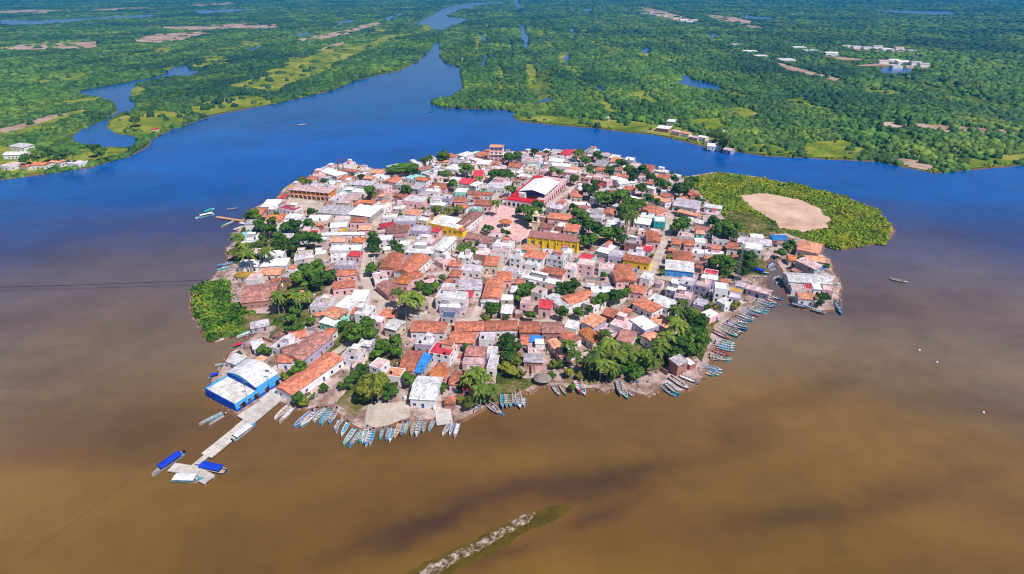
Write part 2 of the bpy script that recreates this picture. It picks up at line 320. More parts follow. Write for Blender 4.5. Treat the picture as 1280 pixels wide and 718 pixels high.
for (x0_, yb_, yt_, w0_) in ((575, 78, 45, 5), (620, 120, 84, 6), (668, 112, 80, 7), (690, 60, 34, 4), (724, 96, 66, 7), (770, 140, 112, 7), (760, 60, 38, 5), (600, 50, 30, 3), (820, 130, 110, 10), (300, 96, 72, 12), (200, 88, 70, 16), (90, 128, 108, 18), (500, 46, 30, 6), (440, 46, 34, 7), (830, 78, 64, 9), (930, 122, 108, 12), (150, 70, 60, 14), (1020, 136, 124, 14), (1120, 118, 110, 16), (360, 80, 62, 10), (40, 104, 92, 16), (270, 62, 52, 12)):
    vx, vy = 640, -25; f_ = (yt_-vy)/(yb_-vy); xt_ = vx+(x0_-vx)*f_
    CLEAR.append((f"{x0_-w0_} {yb_} {x0_+w0_} {yb_} {xt_+w0_*f_*1.4} {(yb_+yt_)/2} {xt_+w0_*f_} {yt_} {xt_-w0_*f_} {yt_} {xt_-w0_*f_*.6} {(yb_+yt_)/2}", 'm'))
for i, (s, k) in enumerate(CLEAR):
    q = rough_poly(pxpoly(s), 16, 2.0); CLEARW.append(q)
    land('sand_flat' if k == 's' else 'meadow', q, .455+.004*(i % 8), M_flat if k == 's' else M_meadow, 0)
ISLE = """300 520 294 517 268 492 266 476 280 458 290 442 297 436 310 427 322 419 322 414 300 422 258 425 250 403 237 382 243 360 266 350 271 342 281 332 287 322 284 312 295 300 299 286 303 276 312 264 328 256 345 250 356 236 372 228 385 222 400 212 415 207 440 204 470 213 492 213 502 206 525 203
545 198 575 193 600 192 640 190 700 190 740 189 770 196 795 203 825 214 857 222 895 216 942 221 1004 234 1050 245 1091 260 1118 289 1103 304 1050 312 1030 306 1026 318 1036 325 1043 345 1050 356 1048 375 1041 388 1020 390 998 385 986 374 981 360 984 346 977 338 968 322 960 324 955 332 959 345 952 352 962 366 964 373 950 382 941 388 926 397
916 408 903 424 894 436 888 452 878 470 868 486 855 489 840 489 825 485 810 495 795 493 780 488 765 486 755 491 745 486 730 486 712 488 700 482 672 483 664 492 655 490 643 500 625 505 612 508 598 516 580 525 560 528 545 524 520 526 500 526 485 534 470 538 455 537 440 531 425 516 405 509 385 513 370 511 358 505 350 503 330 512 318 519"""
isle = rough_poly(pxpoly(ISLE), 4, .7)
land('island_ground', isle, G0, [M_town, M_mud], 2.2)
MARSH = "857 223 895 216 942 221 1004 234 1050 245 1091 260 1118 289 1103 304 1050 312 1027 305 986 293 957 296 913 287 900 262 884 248 870 236"
LOBE = "258 424 251 403 238 382 244 361 266 351 288 352 288 378 310 392 345 392 350 405 322 412 300 421"
SANDF = "920 244 940 242 963 242 1004 251 1025 262 1039 275 1036 286 1004 292 980 287 950 270 936 260"
marshW = rough_poly(pxpoly(MARSH, G0), 7, 2.6); lobeW = pxpoly(LOBE, G0); sandW = rough_poly(pxpoly(SANDF, G0), 5, 1.8)
land('marsh_ground', marshW, G0+.02, M_grass, 0); land('lobe_ground', lobeW, G0+.02, M_grass, 0)
land('sand_field', sandW, G0+.05, M_sand, 0)
GREENS = ["540 268 545 258 580 258 582 268", "618 478 622 440 650 440 655 478 640 500 600 508", "395 440 420 410 440 400 470 420 500 440 505 480 470 498 440 490 450 455", "700 450 780 420 850 425 868 450 800 468 740 466", "905 340 960 345 955 320 900 310", "290 330 300 285 350 275 390 290 400 330 420 345 400 370 350 372 350 335", "345 380 395 372 400 400 370 415 350 420 335 425 345 410"]
for i, s in enumerate(GREENS): land('yard_grass', rough_poly(pxpoly(s, G0), 5, 1.0), G0+.012+.004*i, M_grass, 0)
for i, s in enumerate(["355 262 362 246 408 254 398 266", "430 450 440 430 462 432 460 450 450 462 428 462"]): land('concrete_yard', pxpoly(s, G0), G0+.055+.004*i, M_street, 0)
for i, s in enumerate(["700 470 740 466 760 470 750 480 715 482", "640 470 700 476 668 482 655 488 640 497 612 505 605 495", "880 372 905 385 900 400 888 420 876 452 866 440 872 400", "420 508 440 480 470 500 452 512 440 522"]): land('yard_grass', rough_poly(pxpoly(s, G0), 3, 1.2), G0+.046+.0015*i, M_grass, 0)
land('beach_sand', rough_poly(pxpoly("455 530 462 505 500 502 512 505 512 522 490 530 470 536", G0), 4, .6), G0+.06, M_street, 0)
land('plaza', pxpoly("596 291 600 280 612 264 626 256 640 260 674 265 668 290 655 303 640 300 620 296", G0), G0+.064, M_plaza, 0)
# streets
STREETS = ["838 268 834 295 823 320 812 345 790 364 765 384 722 399 700 404 640 403 590 402 565 402 540 397 500 388 478 375 462 365 455 345 459 312 467 285 480 262 496 246 518 233 560 222 600 231 632 224",
 "590 402 612 360 640 322 658 300", "520 348 548 320 570 294 590 285 612 262 632 224", "676 264 713 237 737 214", "462 365 430 374 400 372", "352 492 400 455 435 430 465 397 478 377",
 "600 325 660 338 720 354 770 362 790 362", "838 268 815 254 775 244 740 234 713 237 690 222 650 218 632 224", "478 340 520 348 560 340 600 325", "812 345 850 352 900 366 930 380", "480 262 530 266 580 275"]
SEG = []
for si, s in enumerate(STREETS):
    pts = pxpoly(s, G0); wd = 2.6 if si == 0 else 2.0; L_, R_ = [], []
    for i, p in enumerate(pts):
        a = pts[max(0, i-1)]; b = pts[min(len(pts)-1, i+1)]; d = (b-a).normalized(); nn = Vector((-d.y, d.x, 0))*wd
        L_.append(p+nn); R_.append(p-nn)
        if i: SEG.append((pts[i-1], p, wd))
    mb = MB(); z = G0+.070+.004*si
    for i in range(len(pts)-1): mb.poly([(*R_[i].xy, z), (*R_[i+1].xy, z), (*L_[i+1].xy, z), (*L_[i].xy, z)])
    me = mb.mesh('street', M_street); tag(link('street', me), kind='structure')
# sandbar
M_bar = ground_mat('sandbar_shells', [(.36, (.06, .035, .012)), (.46, (.12, .075, .03)), (.54, (.26, .18, .14)), (.66, (.55, .42, .38))], .5, 3.5)
M_shoal = ground_mat('shoal_mud', [(.3, (.055, .035, .005)), (.6, (.105, .075, .006))], .1, 1)
land('shoal', rough_poly(pxpoly("478 735 540 699 600 671 640 650 672 637 700 630 713 631 708 640 690 652 655 668 620 688 565 716 535 740"), 2.0, .6), .02, M_shoal, 0)
land('sandbar', rough_poly(pxpoly("500 733 535 708 570 690 605 674 630 660 650 647 672 641 662 650 636 665 608 682 578 697 548 716 525 738"), 1.0, .5), .14, [M_bar, M_bar], .5, -.1)
# ------------------------------------------------------------------ point in polygon, occupancy
def inpoly(X, Y, poly):
    ins = np.zeros(X.shape, bool); n = len(poly); j = n-1
    xs = [p.x for p in poly]; ys = [p.y for p in poly]
    for i in range(n):
        if ys[i] != ys[j]:
            c = (ys[i] > Y) != (ys[j] > Y)
            ins ^= c & (X < (xs[j]-xs[i])*(Y-ys[i])/(ys[j]-ys[i])+xs[i])
        j = i
    return ins
OX0, OY0, OW, OH = -260, 110, 620, 480
gx, gy = np.meshgrid(np.arange(OW)+OX0+.5, np.arange(OH)+OY0+.5)
VILL = pxpoly("300 512 272 490 272 474 290 448 312 430 340 420 350 395 345 378 292 378 290 350 296 332 300 310 305 290 308 272 330 259 347 252 358 236 386 223 402 212 440 205 470 214 500 209 545 199 600 193 700 191 744 190 797 205 826 216 854 224 862 240 890 262 915 290 962 300 990 300 1022 310 1035 330 1044 350 1040 380 1000 378 990 362 985 345 960 318 950 330 950 350 950 375 925 386 905 400 892 415 886 440 875 462 850 478 812 482 780 480 740 478 700 474 665 478 640 488 600 500 560 518 520 515 500 505 455 505 430 500 400 500 370 500 350 490 325 510", G0)
occ = ~inpoly(gx, gy, VILL)
for a, b, wd in SEG:
    d = b-a; l2 = d.x*d.x+d.y*d.y+1e-6
    t = np.clip(((gx-a.x)*d.x+(gy-a.y)*d.y)/l2, 0, 1); occ |= (gx-a.x-t*d.x)**2+(gy-a.y-t*d.y)**2 < (wd+.25)**2
for s in ("596 291 600 280 612 264 626 256 640 260 674 265 668 290 655 303 640 300 620 296", "355 262 362 246 408 254 398 266", "455 530 455 500 512 500 512 530", "600 505 620 470 655 470 655 500"): occ |= inpoly(gx, gy, pxpoly(s, G0))
def rect_mask(cx, cy, a, w_, d_):
    dx = gx-cx; dy = gy-cy; u = dx*math.cos(a)+dy*math.sin(a); v = -dx*math.sin(a)+dy*math.cos(a)
    return (abs(u) < w_/2) & (abs(v) < d_/2)
def rect_cells(cx, cy, a, w_, d_):
    U, V = np.meshgrid(np.linspace(-w_/2, w_/2, int(w_)+2), np.linspace(-d_/2, d_/2, int(d_)+2))
    X = cx+U*math.cos(a)-V*math.sin(a); Y = cy+U*math.sin(a)+V*math.cos(a)
    return np.clip((Y-OY0).astype(int), 0, OH-1), np.clip((X-OX0).astype(int), 0, OW-1)
# ------------------------------------------------------------------ labels
LAND = []      # (x, y, phrase)
def landmark(x, y, phrase): p = P(x, y, G0); LAND.append((p.x, p.y, phrase))
for q in [(692, 306, 'yellow church'), (668, 245, 'white market hall'), (310, 485, 'blue waterfront building'), (395, 470, 'long tiled terrace'), (555, 283, 'yellow corner house'), (550, 438, 'red flat roof'), (525, 455, 'bright blue roof'), (825, 283, 'teal walled house'),
          (980, 265, 'bare sandy field'), (385, 245, 'orange school'), (427, 220, 'twin masts'), (632, 280, 'plaza bandstand'), (621, 205, 'pink tower house'), (1005, 312, 'salmon roofed hall'), (1015, 350, 'long white boathouse'), (918, 355, 'tall lattice mast'), (320, 365, 'wide brown shed'),
          (640, 412, 'long tiled row'), (545, 375, 'slate canopy house'), (445, 380, 'white curved house'), (533, 490, 'pale ribbed hall'), (678, 478, 'thatched shelter'), (845, 345, 'blue walled shed'), (390, 335, 'big western tree'), (848, 285, 'dark street tree'),
          (250, 575, 'concrete jetty'), (903, 365, 'three-storey block'), (740, 245, 'market tree clump'), (868, 168, 'stilt hamlet'), (50, 205, 'west bank hamlet'), (855, 228, 'marsh edge grove'), (470, 430, 'south beach grove'), (600, 465, 'south palm clump'), (755, 455, 'south point palms'), (290, 275, 'little west pier')]: landmark(*q)
PENDING = []   # (obj, look, cat, group, x, y)
def later(o, look, cat, group, x=None, y=None):
    PENDING.append((o, look, cat, group, o.location.x if x is None else x, o.location.y if y is None else y))
ORD = ['', 'second ', 'third ', 'fourth ', 'fifth ', 'sixth ', 'seventh ', 'eighth ', 'ninth ', 'tenth ', 'eleventh ', 'twelfth ', 'thirteenth ', 'fourteenth ', 'fifteenth ', 'sixteenth ', 'seventeenth ', 'eighteenth ', 'nineteenth ', 'twentieth ']
def flush_labels():
    from collections import defaultdict
    g = defaultdict(list)
    for o, look, cat, grp, x, y in PENDING:
        best = min(range(len(LAND)), key=lambda i: math.hypot(LAND[i][0]-x, LAND[i][1]-y)+(0 if math.hypot(LAND[i][0]-x, LAND[i][1]-y) > 1.5 else 500))
        dx, dy = x-LAND[best][0], y-LAND[best][1]
        if abs(dy) > 2*abs(dx): d = 'behind' if dy > 0 else 'in front of'
        elif abs(dx) > 2*abs(dy): d = 'left of' if dx < 0 else 'right of'
        else: d = ('behind ' if dy > 0 else 'front ')+('left of' if dx < 0 else 'right of')
        g[(look, d, best)].append((math.hypot(dx, dy), o, cat, grp))
    for (look, d, best), L_ in g.items():
        L_.sort(key=lambda q: q[0])
        for i, (r_, o, cat, grp) in enumerate(L_):
            if len(L_) == 1: lab = f"{look} {d} the {LAND[best][2]}"
            else: lab = f"{look}, {ORD[min(i, 19)]}nearest {d} {LAND[best][2]}"
            ws = lab.split()
            if len(ws) > 16: lab = lab.replace(' walls', '').replace(' roofed', ' ')
            tag(o, lab, cat, grp, 'thing' if cat == 'wall' else None)
# ------------------------------------------------------------------ houses
_w = {}
def window_mesh(w_, h_):
    k = (round(w_, 1), round(h_, 1))
    if k not in _w:
        mb = MB(); mb.box(-w_/2-.08, w_/2+.08, -.05, .02, -.08, h_+.08, 0); mb.box(-w_/2, w_/2, -.07, .0, 0, h_, 1); mb.box(-.03, .03, -.09, 0, 0, h_, 0)
        _w[k] = mb.mesh('window', [M_frame, M_glass])
    return _w[k]
def door_mesh(w_, h_, m):
    k = ('d', round(w_, 1), round(h_, 1), m.name)
    if k not in _w:
        mb = MB(); mb.box(-w_/2-.1, w_/2+.1, -.05, .02, 0, h_+.1, 0); mb.box(-w_/2, w_/2, -.07, 0, 0.01, h_, 1)
        _w[k] = mb.mesh('door', [M_frame, m])
    return _w[k]
def roof_mb(kind, x0, x1, y0, y1, z, pitch=.27, th=.14):
    mb = MB(); w_, d_ = x1-x0, y1-y0
    base = [(x0, y0, z), (x1, y0, z), (x1, y1, z), (x0, y1, z)]; e = [(p[0], p[1], z+th) for p in base]
    n = len(mb.v); mb.v += base+e
    mb.f += [(3, 2, 1, 0), (0, 1, 5, 4), (1, 2, 6, 5), (2, 3, 7, 6), (3, 0, 4, 7)]; mb.m += [0]*5
    if kind == 'g':
        h = pitch*d_/2; ym = (y0+y1)/2; mb.v += [(x0, ym, z+th+h), (x1, ym, z+th+h)]; mb.f += [(4, 5, 9, 8), (6, 7, 8, 9), (5, 6, 9), (7, 4, 8)]; mb.m += [0]*4
    elif kind == 'k':
        h = pitch*w_/2; xm = (x0+x1)/2; mb.v += [(xm, y0, z+th+h), (xm, y1, z+th+h)]; mb.f += [(5, 6, 9, 8), (7, 4, 8, 9), (4, 5, 8), (6, 7, 9)]; mb.m += [0]*4
    elif kind == 'h':
        s = min(w_, d_)/2; h = pitch*s*1.1
        if w_ >= d_: a, b = (x0+s, (y0+y1)/2, z+th+h), (x1-s+.01, (y0+y1)/2, z+th+h); mb.v += [a, b]; mb.f += [(4, 5, 9, 8), (6, 7, 8, 9), (5, 6, 9), (7, 4, 8)]
        else: a, b = ((x0+x1)/2, y0+s, z+th+h), ((x0+x1)/2, y1-s+.01, z+th+h); mb.v += [a, b]; mb.f += [(5, 6, 9, 8), (7, 4, 8, 9), (4, 5, 8), (6, 7, 9)]
        mb.m += [0]*4
    elif kind == 's':
        h = pitch*.6*d_*.5; v = mb.v; v[6] = (x1, y1, z+th+h); v[7] = (x0, y1, z+th+h); mb.f += [(4, 5, 6, 7)]; mb.m += [0]
    else: mb.f += [(4, 5, 6, 7)]; mb.m += [0]
    return mb
HOUSES = []
def house(A, B, d, H, kind, rc, wc, look=None, cat='house', name='house', grp='village houses', windows=True, reg=True, base=G0):
    """A-B the eave line nearest the camera, d the depth behind it, H the eave height above ground"""
    u = (B-A); u.z = 0; w_ = u.length; u.normalize(); c = (A+B)/2; n = Vector((-u.y, u.x, 0))
    if n.dot(Vector((c.x, c.y, 0))) < 0: n = -n; u = -u
    ang = math.atan2(u.y, u.x); cc = c+n*(d/2)
    root = empty(name, (cc.x, cc.y, base), ang)
    ov = .35 if kind != 'f' else 0
    x0, x1, y0, y1 = -w_/2, w_/2, -d/2, d/2
    wm = wallm(wc); mb = MB(); X0, X1, Y0, Y1 = x0+ov, x1-ov, y0+ov, y1-ov
    H += random.uniform(-.12, .12)
    if kind == 'f':
        mb.box(X0, X1, Y0, Y1, -.3, H-.35)
        t = .22
        for q in ((X0, X1, Y0, Y0+t), (X0, X1, Y1-t, Y1), (X0, X0+t, Y0+t, Y1-t), (X1-t, X1, Y0+t, Y1-t)): mb.box(*q, H-.35, H+.15)
        mb.build('wall', wm, root)
        rb = MB(); rb.box(X0+t+.003, X1-t-.003, Y0+t+.003, Y1-t-.003, H-.34, H-.14); rb.build('roof', roofm(rc, False), root)
    else:
        mb.box(X0, X1, Y0, Y1, -.3, H); mb.build('wall', wm, root)
        roof_mb(kind, x0, x1, y0, y1, H+.004).build('roof', roofm(rc, True), root)
    W_, D_ = X1-X0, Y1-Y0
    if windows and cc.y < 620:
        st = 2 if H > 5 else 1
        side = 1 if cc.dot(u) < 0 else -1           # the side wall turned towards the camera
        for s in range(st):
            zb = .95+s*2.9; nf = max(1, min(6, int(W_/3.2)))
            for i in range(nf):
                x = X0+W_*(i+.5)/nf+random.uniform(-.2, .2)
                if s == 0 and i == nf//2: link('door', door_mesh(1.1, 2.1, random.choice((M_door, M_doorb, M_dark))), root, (x, Y0, .02))
                elif random.random() < .85: link('window', window_mesh(1.2, 1.3), root, (x, Y0, zb))
            nf = max(1, min(4, int(D_/4)))
            for i in range(nf):
                y = Y0+D_*(i+.5)/nf
                if random.random() < .75: link('window', window_mesh(1.2, 1.3), root, (X1 if side > 0 else X0, y, zb), (0, 0, R(90)*side))
    if kind == 'f' and W_*D_ > 55 and random.random() < .55 and reg is True:     # rooftop room / stair head
        a, b = random.uniform(.3, .5)*W_, random.uniform(.3, .45)*D_; xx = random.uniform(X0+.5, X1-a-.5); yy = Y1-b-.4; rr = MB()
        rr.box(xx, xx+a, yy, yy+b, H-.13, H+2.3); o = rr.build('rooftop_room', wallm(random.choice('wwcgp')), root)
        r2 = MB(); r2.box(xx-.2, xx+a+.2, yy-.2, yy+b+.2, H+2.303, H+2.45); r2.build('roof', roofm(random.choice('WGPTW'), False), o)
    if look is None:
        ar = W_*D_
        size = 'small ' if ar < 60 else 'large ' if ar > 190 else ''
        if H > 5: size = 'two-storey ' if not size.startswith('large') else 'big two-storey '
        shp = {'f': 'flat roof', 'g': 'gable roof', 'k': 'gable roof', 'h': 'hipped roof', 's': 'sloping roof'}[kind]
        look = f"{size}{WALL[wc][2]} house, {ROOF[rc][3]} roof"
        if cat == 'shed': look = f"{WALL[wc][2]} shed, {ROOF[rc][3]} roof"
    later(root, look, cat, grp)
    if reg:
        occ[rect_mask(cc.x, cc.y, ang, w_+.5, d+.5)] = True
        HOUSES.append((root, cc, ang, w_, d, H, kind))
    return root
HL = """401 215 421 221 12 4 g W w;347 260 368 264 8 3.5 f M w;396 266 433 269 14 4 s G w;434 268 463 271.5 17 4.2 s W g;410 250 424 251 18 4 f G w;439 240 452 241 8 3.6 f W w;426 249 446 251 11 3.5 s P p;447 253 466 255 5 3 s O c
464 259 480 261 11 4 f W w;406 230 420 231 9 4 f W w;422 231 438 232 12 4 f G g;440 231 464 233 10 4 s G w;445 213 458 214 9 3.5 f P c;463 222 480 224 10 4 f W w;480 217 494 220 12 4 s S w;506 222 520 225 12 4 f C w;498 216 512 217 9 3.5 g T c
518 225 533 227 9 5 g O w;535 235 557 237 14 4 h T p;545 203 561 203 10 4 g S c;556 211 571 213 16 4 f W w;563 203 576 205 11 4 g G w;572 229 590 231 11 4 s R w;591 222 604 222 16 4 s R p;561 225 572 226 9 4 f W w
606 233 631 236 20 4.5 f G w;583 243 616 245 8 4 g T w;592 256 615 258 12 4 g T p;504 251 528 253 13 4.5 f W p;531 239 548 240 7 4 f W w;549 248 562 249 10 4 f G l;536 256 555 258 8 4 f W l;490 246 503 248 12 4 k T p;567 253 582 253 11 4 h T p
490 261 503 262 8 5.5 f W c;594 205 611 206 14 5.5 f W c;613 211 631 212 9 7.5 f P p;652 201 674 203 14 4.5 f P w;656 212 672 213 8 4 f P c;686 197 704 198 9 4 f G w;704 202 722 204 12 5.5 f P w;687 207 712 209 10 4.5 f W w;704 215 719 217 10 6 f P p
762 203 776 204 16 5 k S w;745 213 757 214 10 4 g T p;741 222 753 223 9 5.5 f P p;740 233 751 234 9 3.5 s R p;762 224 782 228 9 4.5 g W w;775 231 798 228 8 4 g W w;752 239 767 241 9 4 f G w;712 246 728 247 15 4 h T c;714 256 739 257 7 3.5 f W p
684 273 712 276 11 4 g T p;714 270 734 270 10 3.5 g B p;736 266 752 270 11 4 f G w;753 267 767 269 10 4 k T p;800 233 818 237 6 4 g W w;808 245 832 254 7 4 g S w;800 260 821 268 12 4 h T p;826 239 842 241 9 4 f W w
840 257 872 262 15 4 s G w;880 259 902 262 8 4 g W w;882 267 898 269 7 3.5 f P w;846 265 872 271 6 3.5 g S p;304 298 318 295 8 3 s C w;331 276 352 276 12 3.5 g O c;355 272 374 273 8 3.5 f W w;296 335 322 334 9 3.5 s W w;325 334 359 332 9 3.5 s W w
290 346 313 348 6 3 s Y c;322 344 350 344 9 3.2 g S c;313 412 337 407 6 2.6 s G g;412 285 433 284 9 4 g W w;447 288 464 288 9 4 g S p;400 295 455 294 4 3.2 s W w;412 303 431 303 8 3.6 g S w;438 303 454 304 8 3.6 g O w;412 313 450 313 8 4 f W w
434 320 450 321 6 3.6 s R p;413 322 432 321 5 3 f W w;418 332 440 333 7 4 f G l;420 346 445 344 8 3.5 g T p;473 300 488 300 7 5.6 f W w;477 286 495 283 9 3.6 g R p;473 336 496 337 20 4 k T p;516 343 540 322 13 4 g T w;505 316 541 318 11 5 f W g
498 307 511 307 7 4 f W w;513 288 532 290 10 4.5 f G l;520 299 536 300 8 4 f G w;555 315 571 299 9 5.2 g W w;583 284 604 268 11 4.3 g B w;580 298 599 300 8 3.5 g B p;600 304 614 305 8 3.5 s B g;616 306 638 309 9 4 f W w;612 318 636 319 11 4 f P w
653 321 679 325 11 6 h T w;637 322 651 324 8 6 f G w;603 332 622 333 13 4.5 h T c;592 318 610 320 11 4 f P k;572 322 588 323 8 5.4 f W w;560 333 574 334 8 4 g T p;576 338 600 340 8 4 f G w;560 346 575 347 8 4 h T p;627 338 652 343 6 4 f G w;655 347 699 357 6 3.5 f W w
677 341 703 346 9 4 g T p;683 322 704 326 8 6 f G w;698 316 713 318 8 4.5 f W w;705 336 718 338 9 5.5 f P w;674 285 690 286 9 3.5 g B p;620 352 640 352 12 4 h T p;737 272 752 273 6 4 f G l;757 281 774 283 8 3.6 s W w;800 271 817 273 9 4 f W w
818 277 832 278 10 5.6 f W t;808 302 826 303 16 4 k T p;797 293 808 294 7 3.6 f P p;781 303 800 306 7 6 f G k;744 314 760 318 14 4.5 f W g;760 320 778 322 10 4.5 f G l;778 325 812 331 9 4.2 g T y;721 330 741 333 8 6 f P p;768 337 790 339 8 4 g T w
748 336 766 338 7 4.5 f P w;770 352 797 352 13 4.3 k T p;800 347 812 350 8 5 f W w;842 327 868 329 15 4 h T p;855 307 869 308 10 4 h T p;869 303 883 304 7 4 f W w;865 316 880 318 7 4 f W w;862 277 886 282 7 4 g W c;831 337 868 341 12 4.2 s W b;848 354 866 358 10 6 f G l
868 356 884 360 10 6 f P l;921 303 965 308 11 4 g G w;966 298 985 298 5 3 f U b;995 312 1024 318 17 4.2 h S c;1008 327 1033 329 9 3.6 g S w;986 326 998 327 8 3.2 g O c;986 353 1040 356 12 4.2 g W w;990 362 1006 364 7 3.5 f P w;1007 361 1016 362 6 3.5 f R p
1017 362 1028 363 8 3.6 s W w;1029 362 1042 364 8 3.6 f P p;998 374 1020 376 8 3.6 g S w;891 299 912 301 8 4 f P w;884 309 903 311 6 3.6 g B p;881 317 905 320 6 3.6 f W w;882 324 898 325 5 3.4 g T c;880 341 897 344 6 4.5 f R w;884 349 898 351 6 6 f W l
894 360 911 362 7 8.6 f W w;911 371 925 374 6 3.4 f G l;912 364 928 367 5 2.8 f Y g;932 361 962 369 6 3.6 g P l;919 357 931 360 5 3.8 s G w;418 383 435 386 12 5 f W w;436 377 456 377 12 5.5 f W w;459 395 470 383 7 5.6 f W w;437 393 457 396 9 4 g T p
415 362 444 359 8 4 g T p;469 357 485 370 10 3.6 g B k;492 354 510 356 11 4 h O p;514 350 530 345 9 4 g T p;474 397 492 398 8 3.6 g T c;479 410 495 414 9 5 g W c;512 415 556 417 10 4 g T w;401 393 420 400 9 5.2 g S m;398 403 416 408 5 4.2 s W m
403 418 414 420 6 4 g T w;518 430 540 432 7 4.5 f W l;544 372 581 375 8 7.2 f W w;549 384 575 386 6 4 f W l;551 397 568 398 6 3 f N g;572 363 602 363 11 4.5 s G w;576 371 590 372 6 3.6 g R p;602 373 625 374 22 4.2 k T p;626 375 641 376 6 5.5 f W c
625 392 640 393 8 3.8 s W p;600 378 623 380 5 3.2 s W w;650 379 661 380 8 6 f P p;672 385 689 387 9 4.5 g R p;681 371 704 386 7 4 s W w;712 382 746 371 9 4.2 g T w;568 415 606 414 9 4 g T p;607 414 648 413 9 4.1 g T w;649 416 676 416 10 4.2 g T k
677 417 705 417 10 4 g B k;560 428 592 430 9 4.2 g T p;705 409 720 412 7 3.8 f W w;661 428 678 428 5 3.6 s U w;660 442 682 442 8 3.2 f P c;649 431 660 432 8 3.6 g T p;654 453 679 454 7 3 g G k;684 426 700 447 5 3.4 g S p;700 438 712 446 6 3.4 s W w;535 441 562 446 9 5 f R w
580 445 606 447 8 4.2 g B l;578 455 604 456 5 4 f P p;608 442 620 443 6 4.2 f W w;608 460 620 461 10 4 f G w;560 481 573 482 9 3.6 g T p;577 487 590 489 5 3.2 g R p;497 463 517 465 15 4 g T p;480 469 500 472 6 4.5 f S w;515 465 527 467 13 3 s U g;535 473 557 475 8 4 g O p
511 499 545 501 15 4.4 g W w;338 434 356 439 10 4 f G w;356 448 378 441 9 4 g B l;345 454 365 454 8 3.6 g T w;316 438 331 434 7 3.4 s W g;362 426 384 421 8 4 g T p;378 452 417 421 11 4.5 g B l;365 495 430 449 10 4 g T w;300 380 345 375 20 3.8 g B k
726 402 742 410 10 4.5 s S l;722 415 741 430 7 4 g O c;752 393 768 398 8 4 g T k;762 405 783 412 10 4 f P w;770 425 789 430 11 4 g B w;786 400 806 414 9 4.3 f W l;790 380 815 392 10 4 g T w;785 365 805 368 9 4 g T p;808 376 836 386 10 4.2 f W w;740 366 768 366 7 4.5 f W w;812 400 835 412 8 4 g S l
842 372 864 376 9 5 f P l;866 380 880 384 8 4 f G l;832 362 850 366 8 5.2 f W l;698 420 715 430 7 3.8 g T w;742 385 758 376 7 3.8 f P w;700 370 708 375 5 3.6 g T c;643 355 655 355 6 4 g T p;656 330 672 333 5 3.6 f W w;424 448 446 451 9 3.8 f G w;446 432 462 434 7 3.5 s W l;440 460 456 458 5 3.2 g P g"""
for row in HL.replace('\n', ';').split(';'):
    f = row.split(); x1, y1, x2, y2, d, H = map(float, f[:6])
    house(P(x1, y1, G0+H), P(x2, y2, G0+H), d, H, f[6], f[7], f[8])
# --- landmark: yellow church
def facing(A, B):
    u = B-A; u.z = 0; w_ = u.length; u.normalize(); n = Vector((-u.y, u.x, 0)); return u, n, w_, math.atan2(u.y, u.x)
A, B = P(659, 296.5, G0+7), P(724, 303.5, G0+7); u, n, Wc, ang = facing(A, B); cc = (A+B)/2+n*5.6
ch = empty('church', (cc.x, cc.y, G0), ang)
tag(ch, 'yellow church with long rose tiled roof and slim cream bell tower', 'church')
mb = MB(); mb.box(-Wc/2+.4, Wc/2-.4, -5.2, 5.2, -.3, 7); mb.build('wall', wallm('y'), ch)
roof_mb('g', -Wc/2, Wc/2, -5.6, 5.6, 7.004, pitch=.38).build('roof', worn('church_tile', (.44, .19, .17), (.30, .13, .12), stripes=.5), ch)
for i in range(8):
    x = -Wc/2+1+i*(Wc-2)/7; mb = MB(); mb.box(x-.35, x+.35, -5.75, -5.203, -.3, 6.2); mb.build('buttress', wallm('y'), ch)
for i in range(6):
    x = -Wc/2+3.4+i*(Wc-6.8)/5
    if i == 2: link('door', door_mesh(2.0, 3.6, M_door), ch, (x, -5.2, 0.05))
    else: link('window', window_mesh(1.3, 2.0), ch, (x, -5.2, 3.0))
mb = MB(); mb.hull8([(-Wc/2-.2, -5.6, -.3), (-Wc/2+.39, -5.6, -.3), (-Wc/2+.39, 5.6, -.3), (-Wc/2-.2, 5.6, -.3)], [(-Wc/2-.2, -5.6, 7.6), (-Wc/2+.39, -5.6, 7.6), (-Wc/2+.39, 5.6, 7.6), (-Wc/2-.2, 5.6, 7.6)])
mb.poly([(-Wc/2-.2, -5.6, 7.6), (-Wc/2-.2, 0, 10.2), (-Wc/2-.2, 5.6, 7.6)]); mb.poly([(-Wc/2+.39, 5.6, 7.6), (-Wc/2+.39, 0, 10.2), (-Wc/2+.39, -5.6, 7.6)])
mb.poly([(-Wc/2-.2, -5.6, 7.6), (-Wc/2+.39, -5.6, 7.6), (-Wc/2+.39, 0, 10.2), (-Wc/2-.2, 0, 10.2)]); mb.poly([(-Wc/2-.2, 0, 10.2), (-Wc/2+.39, 0, 10.2), (-Wc/2+.39, 5.6, 7.6), (-Wc/2-.2, 5.6, 7.6)])
mb.build('front_gable', wallm('c'), ch)
tp = P(669.5, 288, G0); inv = Matrix.Rotation(-ang, 3, 'Z'); tl = inv @ (tp-Vector((cc.x, cc.y, G0)))
mb = MB(); tx, ty = tl.x, max(tl.y, 7.9)
mc = worn('tower_cream', (.82, .66, .45), (.6, .45, .3))
mb.box(tx-2.1, tx+2.1, ty-2.1, ty+2.1, -.3, 6.5); mb.box(tx-2.35, tx+2.35, ty-2.35, ty+2.35, 6.5, 6.9)
for sx in (-1, 1):
    for sy in (-1, 1): mb.box(tx+sx*1.55-.4, tx+sx*1.55+.4, ty+sy*1.55-.4, ty+sy*1.55+.4, 6.9, 10.6)
mb.box(tx-1.15, tx+1.15, ty-1.15, ty+1.15, 6.9, 10.6, 1); mb.box(tx-2.2, tx+2.2, ty-2.2, ty+2.2, 10.6, 11.0)
